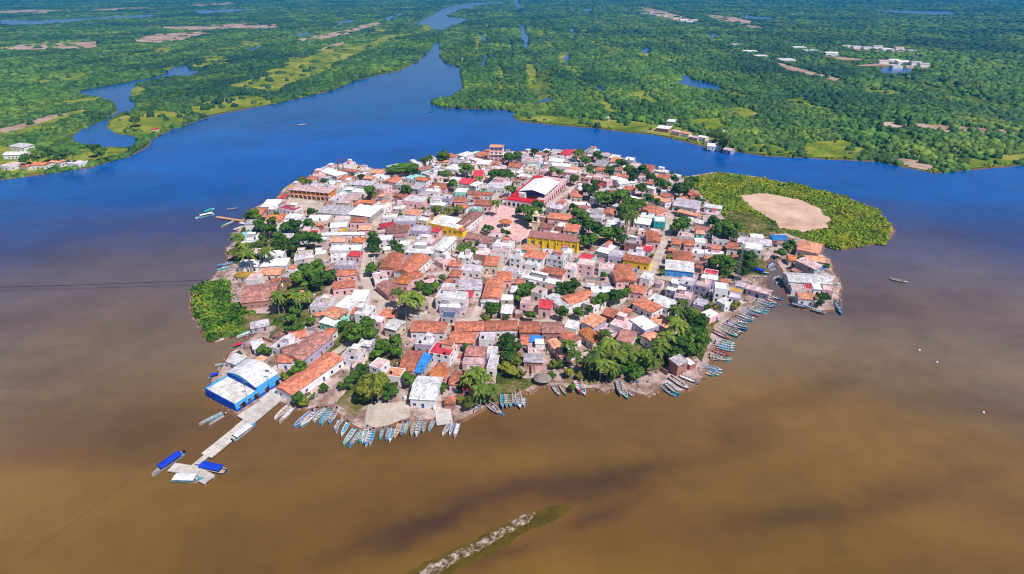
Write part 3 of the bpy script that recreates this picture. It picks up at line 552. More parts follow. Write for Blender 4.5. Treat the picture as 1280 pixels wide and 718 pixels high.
mb.box(tx-1.4, tx+1.4, ty-1.4, ty+1.4, 11.0, 12.6); tw = mb.build('bell_tower', [mc, M_dark], ch)
mb = MB()
prev = None
for k in range(5):
    a = k*math.pi/2/5; r0 = 1.5*math.cos(a); r1 = 1.5*math.cos(a+math.pi/10); z0 = 12.6+1.5*math.sin(a); z1 = 12.6+1.5*math.sin(a+math.pi/10)
    for i in range(10):
        t0, t1 = 2*math.pi*i/10, 2*math.pi*(i+1)/10
        mb.poly([(tx+r0*math.cos(t0), ty+r0*math.sin(t0), z0), (tx+r0*math.cos(t1), ty+r0*math.sin(t1), z0), (tx+r1*math.cos(t1), ty+r1*math.sin(t1), z1), (tx+r1*math.cos(t0), ty+r1*math.sin(t0), z1)])
mb.box(tx-.08, tx+.08, ty-.08, ty+.08, 14, 15.6); mb.box(tx-.45, tx+.45, ty-.07, ty+.07, 14.8, 14.96); mb.build('dome', mc, tw)
occ[rect_mask(cc.x, cc.y, ang, Wc+3, 18)] = True
# --- landmark: market hall with red wings
A, B, C = P(632, 262, G0), P(675, 263, G0), P(709, 231, G0)
u = (C-B); dep = u.length; u.normalize(); n = Vector((-u.y, u.x, 0)); ang = math.atan2(u.y, u.x)-math.pi/2; wid = 27.0
cc = B+n*(wid/2)+u*(dep/2)
mk = empty('market_hall', (cc.x, cc.y, G0), ang); tag(mk, 'white vaulted market hall rising inside a block of red roofed arcades', 'market')
hw, hd = wid/2, dep/2; wp = wallm('w')
Mr = worn('market_red', (.62, .02, .035), (.45, .02, .03), scale=.2, stain=.4, var=.02)
for nm, (x0, x1, y0, y1) in {'front_wing': (-hw, hw, -hd, -hd+8), 'side_wing': (-hw, -hw+6, -hd+8.01, hd), 'right_wing': (hw-6, hw, -hd+8.01, hd), 'rear_wing': (-hw+6.01, hw-6.01, hd-7, hd-.02)}.items():
    mb = MB(); mb.box(x0, x1, y0, y1, -.3, 4.6); o = mb.build(nm, wallm('p' if nm != 'front_wing' else 'w'), mk)
    mb = MB(); mb.box(x0-.3, x1+.3, y0-.3, y1+.25, 4.603, 4.75); mb.box(x0-.3, x1+.3, y0-.3, y0-.05, 4.753, 5.3); r_ = mb.build('roof', Mr if nm in ('front_wing', 'side_wing') else worn('market_pink', (.72, .45, .47)), o)
def arch_mesh():
    mb = MB(); pts = [(-1, 0), (1, 0), (1, 2.0)]+[(math.cos(a), 2.0+math.sin(a)) for a in np.linspace(.3, math.pi-.3, 6)]+[(-1, 2.0)]
    mb.hull8([(x, -.04, z) for x, z in pts], [(x, .02, z) for x, z in pts]); return mb.mesh('arch', M_dark)
AR = arch_mesh()
for i in range(7): link('arch', AR, mk, (-hw+2.4+i*(wid-4.8)/6, -hd, .03))
for i in range(13): link('arch', AR, mk, (hw, -hd+2.8+i*(dep-5.6)/12, .03), (0, 0, R(90)))
# vault canopy
Vw, VX, y0 = 10.9, 2.2, -hd+12.5; y1 = min(y0+33, hd-4); mb = MB(); ns = 10
prof = [(VX-Vw+2*Vw*i/ns, 7.6+2.4*(1-abs(-1+2*i/ns)**1.15)) for i in range(ns+1)]
for i in range(ns):
    (xa, za), (xb, zb) = prof[i], prof[i+1]
    mb.hull8([(xa, y0, za), (xb, y0, zb), (xb, y1, zb), (xa, y1, za)], [(xa, y0, za+.2), (xb, y0, zb+.2), (xb, y1, zb+.2), (xa, y1, za+.2)])
mb.build('vault_roof', worn('vault_white', (.88, .88, .86), (.75, .75, .74), var=.02), mk)
mb = MB()
mb.poly([(prof[0][0]+.5, y0+1.2, 5.9)]+[(x, y0+1.2, z) for x, z in prof[1:-1]][::1]+[(prof[-1][0]-.5, y0+1.2, 5.9)]); mb.build('gable_shade', worn('gable_shade_blue', (.05, .06, .28)), mk)  # dark blue sheet standing for the shaded interior of the open gable
for sx in (-1, 1):
    for i in range(5): mb = MB(); mb.tube((VX+sx*(Vw-.6), y0+.5+i*(y1-y0-1)/4, 0), (VX+sx*(Vw-.6), y0+.5+i*(y1-y0-1)/4, 7.6), .2); mb.build('column', M_white, mk)
mb = MB(); mb.box(VX-Vw+.8, VX-Vw+5.7, y0-2.2, y0+3.2, 0, 7.2); mb.build('stair_tower', wp, mk)
mb = MB(); mb.box(-hw+6.1, hw-6.1, -hd+8.1, hd-7.1, .1, .2); mb.build('court_floor', M_plaza, mk)
occ[rect_mask(cc.x, cc.y, ang, wid+2, dep+2)] = True
# --- landmark: blue waterfront building
Bc, Bl, Br = P(296, 515, G0), P(271, 487, G0), P(350, 480, G0)
u = Br-Bc; LB = u.length; u.normalize(); n = Vector((-u.y, u.x, 0)); ang = math.atan2(u.y, u.x); DB = (Bl-Bc).dot(n)
bl = empty('waterfront_building', (Bc.x, Bc.y, G0), ang); tag(bl, 'sky blue waterfront building with white barrel roof and walled white terrace', 'building')
hs = LB*.50   # start of the hall along x
Mb1 = worn('paint_sky_blue', (.08, .42, .88), (.05, .32, .7), scale=.3, stain=.4, var=.03); Mb2 = worn('paint_blue_and_shade', (.01, .09, .62), var=.03)  # deep blue: plinth paint, and shade painted on walls facing away from the sun
mb = MB(); mb.box(0, hs-.01, 0, DB, -.4, 2.9); t = .3
mb.box(0, hs-.01, 0, t, 2.9, 3.7); mb.box(0, t, t, DB, 2.9, 3.7, 1); mb.box(t, hs-.01, DB-t, DB, 2.9, 3.7)
mb.box(-.06, -.003, 0, DB, -.4, 3.72, 1); mb.box(0, LB, -.06, -.003, -.4, .9, 1); mb.build('terrace_wall', [Mb1, Mb2], bl)  # thin deep blue skin paints shade onto the left wall; front strip is plinth
mb = MB(); mb.box(t+.01, hs-.02, t+.01, DB-t-.01, 2.91, 3.0); mb.build('terrace_floor', worn('terrace_white', (.74, .69, .66), (.50, .44, .40), scale=.5, stain=.9), bl)
mb = MB(); pf = [(LB if False else 0, 0)]
prof = [(DB*i/8, 5.2+2.4*math.sin(math.pi*i/8)) for i in range(9)]
ringA = [(hs, 0, -.4)]+[(hs, y, z-.1) for y, z in prof]+[(hs, DB, -.4)]
ringB = [(LB, p[1], p[2]) for p in ringA]
mb.hull8(ringB, ringA); o = mb.build('hall', [Mb1], bl)
mb = MB()
for i in range(8):
    (ya, za), (yb, zb) = prof[i], prof[i+1]
    mb.hull8([(hs-.5, ya, za), (LB+.3, ya, za), (LB+.3, yb, zb), (hs-.5, yb, zb)], [(hs-.5, ya, za+.14), (LB+.3, ya, za+.14), (LB+.3, yb, zb+.14), (hs-.5, yb, zb+.14)])
mb.build('barrel_roof', worn('barrel_white', (.76, .75, .78), (.52, .50, .53), scale=.5, stripes=.4, stain=.95), bl)
mb = MB(); mb.box(hs-.08, hs-.003, .6, DB-.6, 3.1, 5.1, 0); mb.build('shade_band', Mb2, bl)  # dark blue strip painting the shade on the hall wall under the roof
for i in range(4): link('window', window_mesh(1.3, 1.4), bl, (2.2+i*(LB-5)/4, -.06, 1.1))
for x in (LB*.12, LB*.40, LB*.66, LB*.9): link('arch', AR, bl, (x+1, -.09, .03), None, (.9, 1, .85))
occ[rect_mask(*((Bc+u*LB/2+n*DB/2).xy), ang, LB+2, DB+2)] = True
def pole(x, y, h, name, look, cat, r=.09, mat=None):
    p = P(x, y, G0); o = empty(name, (p.x, p.y, G0)); mb = MB(); mb.tube((0, 0, -.2), (0, 0, h), r, r*.6, 8); mb.build('shaft', mat or M_steel, o); return o
for (x, y, lk) in ((311, 503, 'dark flagpole standing before the blue terrace wall'), (338, 489, 'dark flagpole beside the arched front of the blue hall')):
    o = pole(x, y, 11, 'flagpole', lk, 'pole'); tag(o, lk, 'pole', 'flagpoles at the landing'); mb = MB(); mb.box(.05, 1.5, -.03, .03, 9.8, 10.8); mb.build('flag', worn('flag_cloth', (.15, .2, .3)), o); mb = MB(); mb.box(-.4, .4, -.4, .4, -.1, .25); mb.build('base', M_conc, o)
# --- landmark: school with arcades
A, B = P(359, 237.5, G0+6.6), P(411, 242, G0+6.6); u, n, Ws, ang = facing(A, B); cc = (A+B)/2+n*6
sch = empty('school', (cc.x, cc.y, G0), ang); tag(sch, 'long two-storey orange school with two rows of white arcades facing a paved yard', 'school')
mb = MB(); mb.box(-Ws/2+.5, Ws/2-.5, -3.4, 5.4, -.3, 6.6); mb.build('wall', wallm('o'), sch)
roof_mb('s', -Ws/2, Ws/2, -6, 6, 6.604, .1).build('roof', roofm('P', True), sch)
mb = MB(); mb.box(-Ws/2+.3, Ws/2-.3, -5.6, -3.403, 3.1, 3.4); mb.build('gallery_floor', M_white, sch)
for i in range(10):
    x = -Ws/2+.8+i*(Ws-1.6)/9; mb = MB(); mb.box(x-.3, x+.3, -5.5, -5.0, -.2, 3.1); mb.box(x-.25, x+.25, -5.5, -5.0, 3.4, 6.6); mb.box(x-.55, x+.55, -5.45, -5.05, 2.5, 2.9); mb.build('pillar', wallm('c'), sch)
mb = MB(); mb.box(-Ws/2+.5, Ws/2-.5, -5.55, -5.4, 3.4, 4.3); mb.build('railing', wallm('o'), sch)
occ[rect_mask(cc.x, cc.y, ang, Ws+2, 14)] = True
A, B = P(341, 257, G0+3), P(361, 244, G0+3); u, n, w_, ang = facing(A, B); c = (A+B)/2+n*2
o = empty('covered_walkway', (c.x, c.y, G0), ang); tag(o, 'low red and white covered walkway beside the orange school yard', 'walkway')
mb = MB(); mb.box(-w_/2+.3, w_/2-.3, 1.2, 1.5, -.2, 3); mb.build('wall', wallm('w'), o); roof_mb('s', -w_/2, w_/2, -2, 2, 3.0, .2).build('roof', roofm('R', True), o)
mb = MB(); [mb.box(-w_/2+.5+i*(w_-1.2)/6, -w_/2+.7+i*(w_-1.2)/6, -1.7, -1.5, -.2, 3) for i in range(7)]; mb.build('posts', M_white, o)
# --- yellow corner house
A, B = P(535, 279, G0+5.4), P(571, 286.5, G0+5.4); u, n, w_, ang = facing(A, B); c = (A+B)/2+n*9
yh = empty('corner_house', (c.x, c.y, G0), ang); tag(yh, 'bright yellow corner house with pale flat roof and small tiled corner roof', 'house', 'village houses')
mb = MB(); mb.box(-w_/2, w_/2, -9, 9, -.3, 5.0); mb.box(-w_/2, w_/2, -9, -8.7, 5.0, 5.6); mb.box(-w_/2, -w_/2+.3, -8.7, 9, 5.0, 5.6); mb.build('wall', wallm('y'), yh)
mb = MB(); mb.box(-w_/2+.31, w_/2-.01, -8.69, 8.9, 5.003, 5.15); mb.build('roof', roofm('W', False), yh)
roof_mb('h', w_/2+.05, w_/2+4.6, -9.3, -3.6, 4.3, .5).build('corner_roof', roofm('T', True), yh); mb = MB(); mb.box(w_/2+.01, w_/2+4.2, -8.9, -4, -.3, 4.29); mb.build('corner_wing', wallm('y'), yh)
for i in range(6): link('window' if i != 3 else 'door', window_mesh(1.2, 1.8) if i != 3 else door_mesh(1.4, 2.4, M_door), yh, (-w_/2+1.8+i*(w_-3.4)/5, -9, 1.9 if i != 3 else .03))
occ[rect_mask(c.x, c.y, ang, w_+7, 19)] = True
# --- tall pink tower house
p = P(621, 208, G0); tw = empty('tower_house', (p.x, p.y+8, G0), R(-8)); tag(tw, 'tall pink tower house with open rooftop terrace on the far shore', 'house', 'village houses')
mb = MB(); mb.box(-6, 6, -4, 4, -.3, 13); mb.build('wall', wallm('p'), tw); mb = MB(); mb.box(-7, 7, -5, 4.5, 9.8, 10.05); mb.build('balcony', wallm('w'), tw)
mb = MB(); [mb.box(x-.2, x+.2, y-.2, y+.2, 13, 16.2) for x in (-5.6, -2, 2, 5.6) for y in (-3.6, 3.6)]; mb.build('roof_posts', wallm('w'), tw); mb = MB(); mb.box(-6.5, 6.5, -4.5, 4.5, 16.203, 16.5); mb.build('roof', roofm('S', False), tw)
for s in range(4):
    for i in range(3): link('window', window_mesh(1.6, 1.5), tw, (-3.8+i*3.8, -4, .9+3.1*s))
occ[rect_mask(p.x, p.y+8, 0, 14, 11)] = True
# --- bandstand
p = P(632, 284, G0); bs = empty('bandstand', (p.x, p.y, G0+.1)); tag(bs, 'octagonal plaza bandstand with orange pyramid roof on white posts', 'bandstand')
ring = lambda r, z, n=8: [(r*math.cos(2*math.pi*(i+.5)/n), r*math.sin(2*math.pi*(i+.5)/n), z) for i in range(n)]
mb = MB(); mb.hull8(ring(4, -.2), ring(4, 1.0)); mb.build('base', wallm('w'), bs); mb = MB(); [mb.tube((x, y, 1), (x, y, 3.9), .16) for x, y, _ in ring(3.6, 0)]; mb.build('posts', M_white, bs)
mb = MB(); mb.hull8(ring(4.7, 3.9), ring(4.7, 4.05)); mb.hull8(ring(4.6, 4.053), ring(.15, 6.2)); mb.build('roof', roofm('O', False), bs)
# --- masts
def lattice(x, y, h, wd, look, mat, n=8):
    p = P(x, y, G0); o = empty('lattice_mast', (p.x, p.y, G0)); tag(o, look, 'mast', 'radio masts'); mb = MB()
    for a, b in ((-1, -1), (1, -1), (1, 1), (-1, 1)): mb.tube((a*wd, b*wd, -.2), (a*wd*.35, b*wd*.35, h), .1, .07, 4)
    mb.build('legs', mat, o); mb = MB()
    for k in range(n):
        z0, z1 = h*k/n, h*(k+1)/n; s0, s1 = wd*(1-.65*k/n), wd*(1-.65*(k+1)/n)
        q0 = [(-s0, -s0, z0), (s0, -s0, z0), (s0, s0, z0), (-s0, s0, z0)]; q1 = [(-s1, -s1, z1), (s1, -s1, z1), (s1, s1, z1), (-s1, s1, z1)]
        for i in range(4): mb.tube(q0[i], q1[(i+1) % 4], .06, .06, 3); mb.tube(q1[i], q1[(i+1) % 4], .06, .06, 3)
    mb.build('bracing', mat, o)
    mb = MB(); mb.tube((0, 0, h-.5), (0, 0, h+2.2), .06); mb.tube((-.9, 0, h-.3), (.9, 0, h-.3), .22, .22, 8); mb.build('antenna', mat, o)
lattice(424.5, 221, 15, .7, 'left of the twin dark lattice masts behind the school', M_steelr); lattice(430.5, 221, 15, .7, 'right of the twin dark lattice masts behind the school', M_steelr)
lattice(919, 357, 25, 1.0, 'tall grey lattice mast rising through trees near the east boats', M_steel, 12)
# --- palapa
p = P(678, 478, G0); o = empty('thatched_shelter', (p.x, p.y, G0), R(-6)); tag(o, 'round-edged thatched waterside shelter on posts at the south shore', 'shelter'); mb = MB()
mb.hull8([(4*math.cos(a), 3.4*math.sin(a), 2.2) for a in np.linspace(0, 2*math.pi, 13)[:-1]], [(1.6*math.cos(a), .4*math.sin(a), 4.6) for a in np.linspace(0, 2*math.pi, 13)[:-1]]); mb.build('thatch_roof', M_thatch, o)
mb = MB(); [mb.tube((x, y, -.3), (x, y, 2.4), .12) for x, y in ((-2.6, -2), (2.6, -2), (2.6, 2), (-2.6, 2))]; mb.build('posts', M_wood, o)
occ[rect_mask(p.x, p.y, 0, 9, 8)] = True
# ------------------------------------------------------------------ trees
def crown_mesh(seed, mat, nb=14, lf=120, size=.105, flat=1.0):
    r = np.random.default_rng(seed); V = []
    for k in range(nb):
        a = r.uniform(0, 6.28); rr = r.uniform(0, .62)**.8; cz = r.uniform(-.3, .5)*flat; rad = r.uniform(.26, .46)
        d = r.normal(size=(lf, 3)); d /= np.linalg.norm(d, axis=1)[:, None]; d[:, 2] = np.where(d[:, 2] < -.35, -d[:, 2], d[:, 2])
        c = np.array([rr*math.cos(a), rr*math.sin(a), cz])+d*rad*r.uniform(.75, 1.08, (lf, 1))*np.array([1, 1, .85*flat])
        nrm = d+r.normal(size=(lf, 3))*.45; nrm /= np.linalg.norm(nrm, axis=1)[:, None]
        t = np.cross(nrm, r.normal(size=(lf, 3))); t /= np.linalg.norm(t, axis=1)[:, None]; b = np.cross(nrm, t); s = size*r.uniform(.6, 1.3, (lf, 1))
        V.append(np.stack([c-t*s-b*s*.5, c+t*s*.4-b*s*.9, c+t*s+b*s*.5, c-t*s*.4+b*s*.9], 1).reshape(-1, 3))
    V = np.concatenate(V); F = np.arange(len(V)).reshape(-1, 4)
    return fast_mesh('crown', V, F, mat)
M_leaf = leafy('tree_leaves', (.022, .065, .008), (.055, .13, .012), (.14, .20, .018), .45)
M_leafy = leafy('olive_leaves', (.08, .12, .012), (.17, .20, .02), (.28, .25, .04), .35)
M_frond = leafy('palm_fronds', (.03, .07, .008), (.09, .14, .014), (.22, .23, .035), .6)
CR = [crown_mesh(i, M_leaf) for i in range(6)]; CRY = [crown_mesh(20+i, M_leafy) for i in range(3)]
def trunk_mesh():
    mb = MB(); mb.tube((0, 0, -.05), (.03, .02, .5), .07, .045, 6)
    for a in (0.4, 2.3, 4.4): mb.tube((.03, .02, .45), (.35*math.cos(a), .35*math.sin(a), .9), .04, .015, 5)
    return mb.mesh('trunk', M_trunk)
TRK = trunk_mesh()
def palm_meshes(seed):
    r = random.Random(seed); lean = (r.uniform(-.12, .12), r.uniform(-.12, .12)); mb = MB(); pts = [(lean[0]*t*t, lean[1]*t*t, t) for t in (-.03, .25, .5, .75, 1)]
    for i in range(4): mb.tube(pts[i], pts[i+1], .028-.004*i, .024-.004*i, 6)
    tr = mb.mesh('trunk', M_palm); mb = MB(); top = Vector(pts[-1]); nf = 26
    for k in range(nf):
        a = 2*math.pi*k/nf+r.uniform(-.2, .2); el = r.uniform(-.15, 1.0); L_ = r.uniform(.8, 1.12)*.41; d = Vector((math.cos(a), math.sin(a), 0)); sd_ = Vector((-math.sin(a), math.cos(a), 0)); q = []
        for j in range(6):
            t = j/5; q.append(top+d*(L_*t*math.cos(el*.6))+Vector((0, 0, L_*(math.sin(el)*t-.75*t*t))))
        for j in range(5):
            for s in (-1, 1):
                wd = .085*math.sin(math.pi*min(1, (j+1.2)/6.2)); m_ = q[j].lerp(q[j+1], .55)
                mb.poly([q[j], m_, m_+sd_*s*wd+Vector((0, 0, -wd*.55))+d*.02, q[j]+sd_*s*wd*.7+Vector((0, 0, -wd*.5))])
                mb.poly([m_, q[j+1], q[j+1]+sd_*s*wd*.9+Vector((0, 0, -wd*.6))+d*.02, m_+sd_*s*wd*.9+Vector((0, 0, -wd*.5))])
    return tr, mb.mesh('crown', M_frond)
PALM = [palm_meshes(i) for i in range(4)]
def tree(x, y, r, kind='b', world=None, mark=True):
    if world is None:
        p0 = P(x, y, G0+4); rm = r/pxpm(p0)*(1.14 if y > 190 else 1)
        if kind == 'p': h = max(9, min(14, rm*2.7)); c = P(x, y, G0+h)
        else: h = max(2.6, min(12.5, rm*2.0)); c = P(x, y, G0+h*.62)
        X, Y = c.x, c.y
    else:
        X, Y, rm = world; h = max(1.6, rm*1.8)
        if kind == 'p': h = max(7, rm*2.3)
    k = random.randrange(4); rz = random.uniform(0, 6.28)
    if kind == 'p':
        o = empty('palm_tree', (X, Y, G0), rz); tr, cr = PALM[k]; link('trunk', tr, o, None, None, (h, h, h)); link('crown', cr, o, None, None, (h*rm/(h*.40) if rm > 2 else h,)*2+(h,)) if False else link('crown', cr, o, None, None, (h, h, h))
        later(o, random.choice(('tall coconut palm', 'coconut palm with leaning trunk')) if h > 9 else 'short coconut palm', 'palm tree', 'coconut palms in the village')
    else:
        o = empty('broadleaf_tree', (X, Y, G0), rz); me = random.choice(CRY) if kind == 'y' else random.choice(CR); fl = 1 if kind != 'w' else .55
        link('trunk', TRK, o, None, None, (rm*.9, rm*.9, h*.62)); link('crown', me, o, (0, 0, h*.62), None, (rm, rm, h*.42*fl+.3))
        sz = 'large ' if rm > 5 else 'small ' if rm < 2.6 else ''
        later(o, f"{sz}{'olive green' if kind == 'y' else 'deep green'} {'spreading ' if kind == 'w' else ''}leafy tree", 'tree', 'leafy trees in the village')
    if mark: occ[(gx-X)**2+(gy-Y)**2 < (min(rm, 5)*.62+.5)**2] = True
    return o
TR = """462 240 9;452 222 5;439 219 3;404 226 4;378 226 6 y;386 228 5 y;503 209 17 w;490 212 9 w;516 213 8;530 201 5 y;536 195 5 p;555 196 9;565 230 7;584 211 9;550 218 6;560 219 6;636 197 9;646 195 7;628 217 12 w;618 218 8;638 218 7;600 221 4 p;599 210 3;509 237 8;669 190 6;683 191 4;690 213 7 w;700 215 6 w;721 189 7 p;724 191 6;733 201 7;738 213 6;717 224 6 y;746 194 6;750 197 5
762 214 8;778 205 7;785 212 7;790 221 8;796 215 6;737 238 11;744 230 6;752 249 11;762 245 8;775 246 12;795 256 12;788 262 8;806 213 8;815 221 7;826 229 8;836 232 7;845 224 6;850 236 13;858 230 8;868 226 6;803 235 8;812 249 7;822 252 5;800 255 6 y;873 248 4;878 252 4;635 233 5 p;700 262 0;718 258 5
318 268 9;310 272 6;325 280 8;335 288 9;345 296 9;330 300 8;350 302 10;365 305 11;380 299 13;392 300 9;355 285 8;370 282 9;385 280 7;340 277 6;293 318 7 y;300 312 7;298 295 8 p;310 316 9 p;322 304 9 p;305 305 7 p;334 312 8 p;345 312 7;316 322 6 y;345 268 5;388 265 6
385 340 16;400 335 12;372 350 12;410 345 9;395 352 10;365 362 8 p;350 366 9 p;345 374 7 p;372 370 9 p;360 375 8;382 368 7 p;370 387 8;365 398 8;372 410 9;360 412 5;388 401 6;334 439 6;372 461 11;362 468 6;374 497 9;366 492 5;380 503 6 y
428 407 7;420 412 5;445 414 13;458 407 12;465 416 11;440 425 8;492 426 11;480 433 11;497 440 8;470 442 8;452 462 8;443 470 9;435 478 8;426 483 5;463 484 17 y;452 494 9 y;475 478 11 y;490 487 10;484 495 7;510 475 9;405 485 6;468 303 9;467 293 6;470 312 7;465 336 8;497 310 7;493 304 5;501 316 5
505 372 11 p;515 366 9 p;498 365 8 p;522 372 8 p;533 362 9;543 358 7;525 356 6;552 348 5;577 311 7;590 314 7;585 306 5;545 262 6 y;560 264 6 y;572 262 6 y;530 262 4;620 251 6 p;665 266 12;655 262 8;672 258 8;648 264 6;660 276 6;613 286 5;628 290 4;634 292 4;604 288 3;607 284 4
728 273 9;722 266 7;745 286 13;736 280 9;758 292 12;768 290 11;775 298 8;730 301 9;742 300 8;718 280 7;785 270 9 p;790 265 8 p;778 262 9;785 256 8;850 280 11;845 286 7;836 322 5 y;828 340 4;850 270 5;905 285 12;895 277 9;915 292 10;922 284 8;898 290 8
900 325 9;890 328 8;912 330 9;930 322 9;936 332 9;928 340 8;908 342 7;903 336 7;940 320 7;985 310 7;978 316 6;990 305 5;1003 323 6;1029 373 8;1024 378 4;755 344 5;613 388 9;620 384 7;607 398 6 y;632 397 5 y;655 364 12;648 372 8;662 357 8;662 395 7;705 360 10;718 357 9;700 390 9;722 391 7;736 386 6;712 365 6
752 373 9;762 370 10;774 369 9;783 364 6;745 378 7;788 358 5;635 424 11;628 430 8;640 438 10;633 448 9;645 452 7 y;630 458 7 y;648 432 7;620 446 5;640 465 7 y;652 468 5 y;595 462 11 p;606 470 10 p;588 470 8 p;600 486 10 p;612 482 8 p;588 503 9 y;603 497 7;575 500 5 y;700 456 5;690 470 5;712 466 6 y;715 484 5;681 440 4;692 455 6 y
760 428 10 p;745 436 9 p;770 440 10 p;752 450 10 p;738 448 9 p;765 456 9 p;780 450 10;775 462 9;788 458 9;748 462 8;798 465 8;805 455 8;765 470 7;733 460 6 y;725 470 5 y;758 415 8 p;715 430 9 p;722 442 8 p;707 440 6
850 385 10 p;858 395 12;868 405 12;845 403 11 p;875 415 12;862 420 12;880 425 10;850 425 11;838 418 10 p;828 425 10 p;835 438 10;848 440 9;862 436 9;872 434 8;820 432 9 p;810 440 8 p;852 375 7 p;878 398 6;884 385 5;842 448 6 y;818 448 7 p;795 440 8 p;786 432 8 p;882 375 4;864 388 8 p;895 385 4 y"""
for row in TR.replace('\n', ';').split(';'):
    f = row.split(); 
    if float(f[2]) > 0: tree(float(f[0]), float(f[1]), float(f[2]), f[3] if len(f) > 3 else 'b')
# ------------------------------------------------------------------ filler houses, sheds, yard trees
def near_dir(x, y):
    best, bd = 0, 1e9
    for a, b, wd in SEG:
        d = b-a; l2 = d.length_squared; t = max(0, min(1, ((x-a.x)*d.x+(y-a.y)*d.y)/l2)); q = a+d*t; r_ = (q.x-x)**2+(q.y-y)**2
        if r_ < bd: bd, best = r_, math.atan2(d.y, d.x)
    return best
free = np.argwhere(~occ)
cnt = 0
for (w0, d0, tries, kind) in ((14, 11, 900, 'house'), (11, 9, 1800, 'house'), (9, 7.5, 2500, 'house'), (7, 6, 2500, 'house'), (4.8, 4.2, 1600, 'shed')):
    free = np.argwhere(~occ); sub = 0
    for _ in range(tries):
        if sub > 170: break
        i = free[random.randrange(len(free))]; x, y = i[1]+OX0+.5, i[0]+OY0+.5
        if occ[i[0], i[1]]: continue
        a = near_dir(x, y)+random.gauss(0, .04); a = (a+math.pi/4) % (math.pi/2)-math.pi/4
        w_, d_ = w0*random.uniform(.9, 1.1), d0*random.uniform(.9, 1.1)
        if random.random() < .5: w_, d_ = d_, w_
        iy, ix = rect_cells(x, y, a, w_+.3, d_+.3)
        if occ[iy, ix].any(): continue
        H = random.choice((3.4, 3.8, 4.2, 4.4, 5.8)) if kind == 'house' else random.uniform(2.4, 2.9)
        rc = random.choice('TTTTBBSWWWWWWGGGGGPPPPP') if random.random() > .03 else random.choice('RUY')
        kd = random.choice('ghkgs') if rc in 'TBSO' else random.choice('fffs')
        wc = random.choice('wwwwwwccppppgglkm' if kind == 'house' else 'wgcgk')
        u = Vector((math.cos(a), math.sin(a), 0)); n = Vector((-u.y, u.x, 0)); c = Vector((x, y, 0))-n*(d_/2)
        if kind == 'shed' and kd == 'h': kd = 's'
        house(c-u*(w_/2), c+u*(w_/2), d_, H, kd, rc, wc, cat=kind, name=kind, grp='village houses' if kind == 'house' else 'small sheds between the houses', windows=kind == 'house')
        sub += 1; cnt += 1
print('filler', cnt, 'houses', len(HOUSES))
free = np.argwhere(~occ); nt_ = 0
for _ in range(900):
    if nt_ > 70: break
    i = free[random.randrange(len(free))]
    if occ[i[0], i[1]]: continue
    tree(0, 0, 0, random.choice('bbby'), world=(i[1]+OX0+.5, i[0]+OY0+.5, random.uniform(1.3, 2.8))); nt_ += 1
# low yard walls
nw = 0; free = np.argwhere(~occ); WM = {}
for _ in range(1500):
    if nw > 110: break
    i = free[random.randrange(len(free))]; x, y = i[1]+OX0+.5, i[0]+OY0+.5
    a = near_dir(x, y)+random.choice((0, math.pi/2)); L_ = random.uniform(4, 9)
    iy, ix = rect_cells(x, y, a, L_, .6)
    if occ[iy, ix].any(): continue
    c_ = random.choice('wwcgkp'); mb = MB(); h_ = random.uniform(1.6, 2.2); mb.box(-L_/2, L_/2, -.1, .1, -.2, h_); mb.box(-L_/2-.05, L_/2+.05, -.16, .16, h_+.003, h_+.1)
    o = mb.build('yard_wall', wallm(c_)); o.location = (x, y, G0); o.rotation_euler = (0, 0, a); occ[iy, ix] = True; nw += 1
    later(o, WALL[c_][2]+' low yard wall', 'wall', 'yard walls between the houses')
# water tanks on flat roofs
mb = MB(); mb.hull8([(.55*math.cos(a), .55*math.sin(a), 0) for a in np.linspace(0, 6.283, 11)[:-1]], [(.55*math.cos(a), .55*math.sin(a), 1.1) for a in np.linspace(0, 6.283, 11)[:-1]]); mb.hull8([(.5*math.cos(a), .5*math.sin(a), 1.103) for a in np.linspace(0, 6.283, 11)[:-1]], [(.2*math.cos(a), .2*math.sin(a), 1.4) for a in np.linspace(0, 6.283, 11)[:-1]])
TK = [mb.mesh('water_tank', M_black), mb.mesh('water_tank', M_white)]
for root, c, ang, w_, d, H, kind in HOUSES:
    if kind == 'f' and random.random() < .45 and w_ > 5:
        lx, ly = random.uniform(-w_/2+1.2, w_/2-1.2), -d/2+random.uniform(1.2, 1.8); k = random.random() < .6
        o = link('water_tank', TK[0 if k else 1]); o.location = (c.x+lx*math.cos(ang)-ly*math.sin(ang), c.y+lx*math.sin(ang)+ly*math.cos(ang), G0+H-.14)
        later(o, ('black' if k else 'white')+' round rooftop water tank', 'water tank', 'rooftop water tanks')
# utility poles along the streets
PM = MB(); PM.tube((0, 0, -.2), (0, 0, 8), .14, .09, 6); PM = PM.mesh('shaft', M_conc); XM = MB(); XM.box(-1, 1, -.06, .06, 7.3, 7.45); XM = XM.mesh('crossarm', M_wood)
lastp = None
for si, (a, b, wd) in enumerate(SEG):
    L_ = (b-a).length; k = int(L_/28)
    for j in range(k):
        d = (b-a).normalized(); p = a+(b-a)*((j+.5)/k)+Vector((-d.y, d.x, 0))*(wd-.3)
        o = empty('utility_pole', (p.x, p.y, G0), math.atan2(d.y, d.x)+1.57); link('shaft', PM, o); link('crossarm', XM, o)
        later(o, 'concrete utility pole with crossarm', 'utility pole', 'utility poles along the streets')
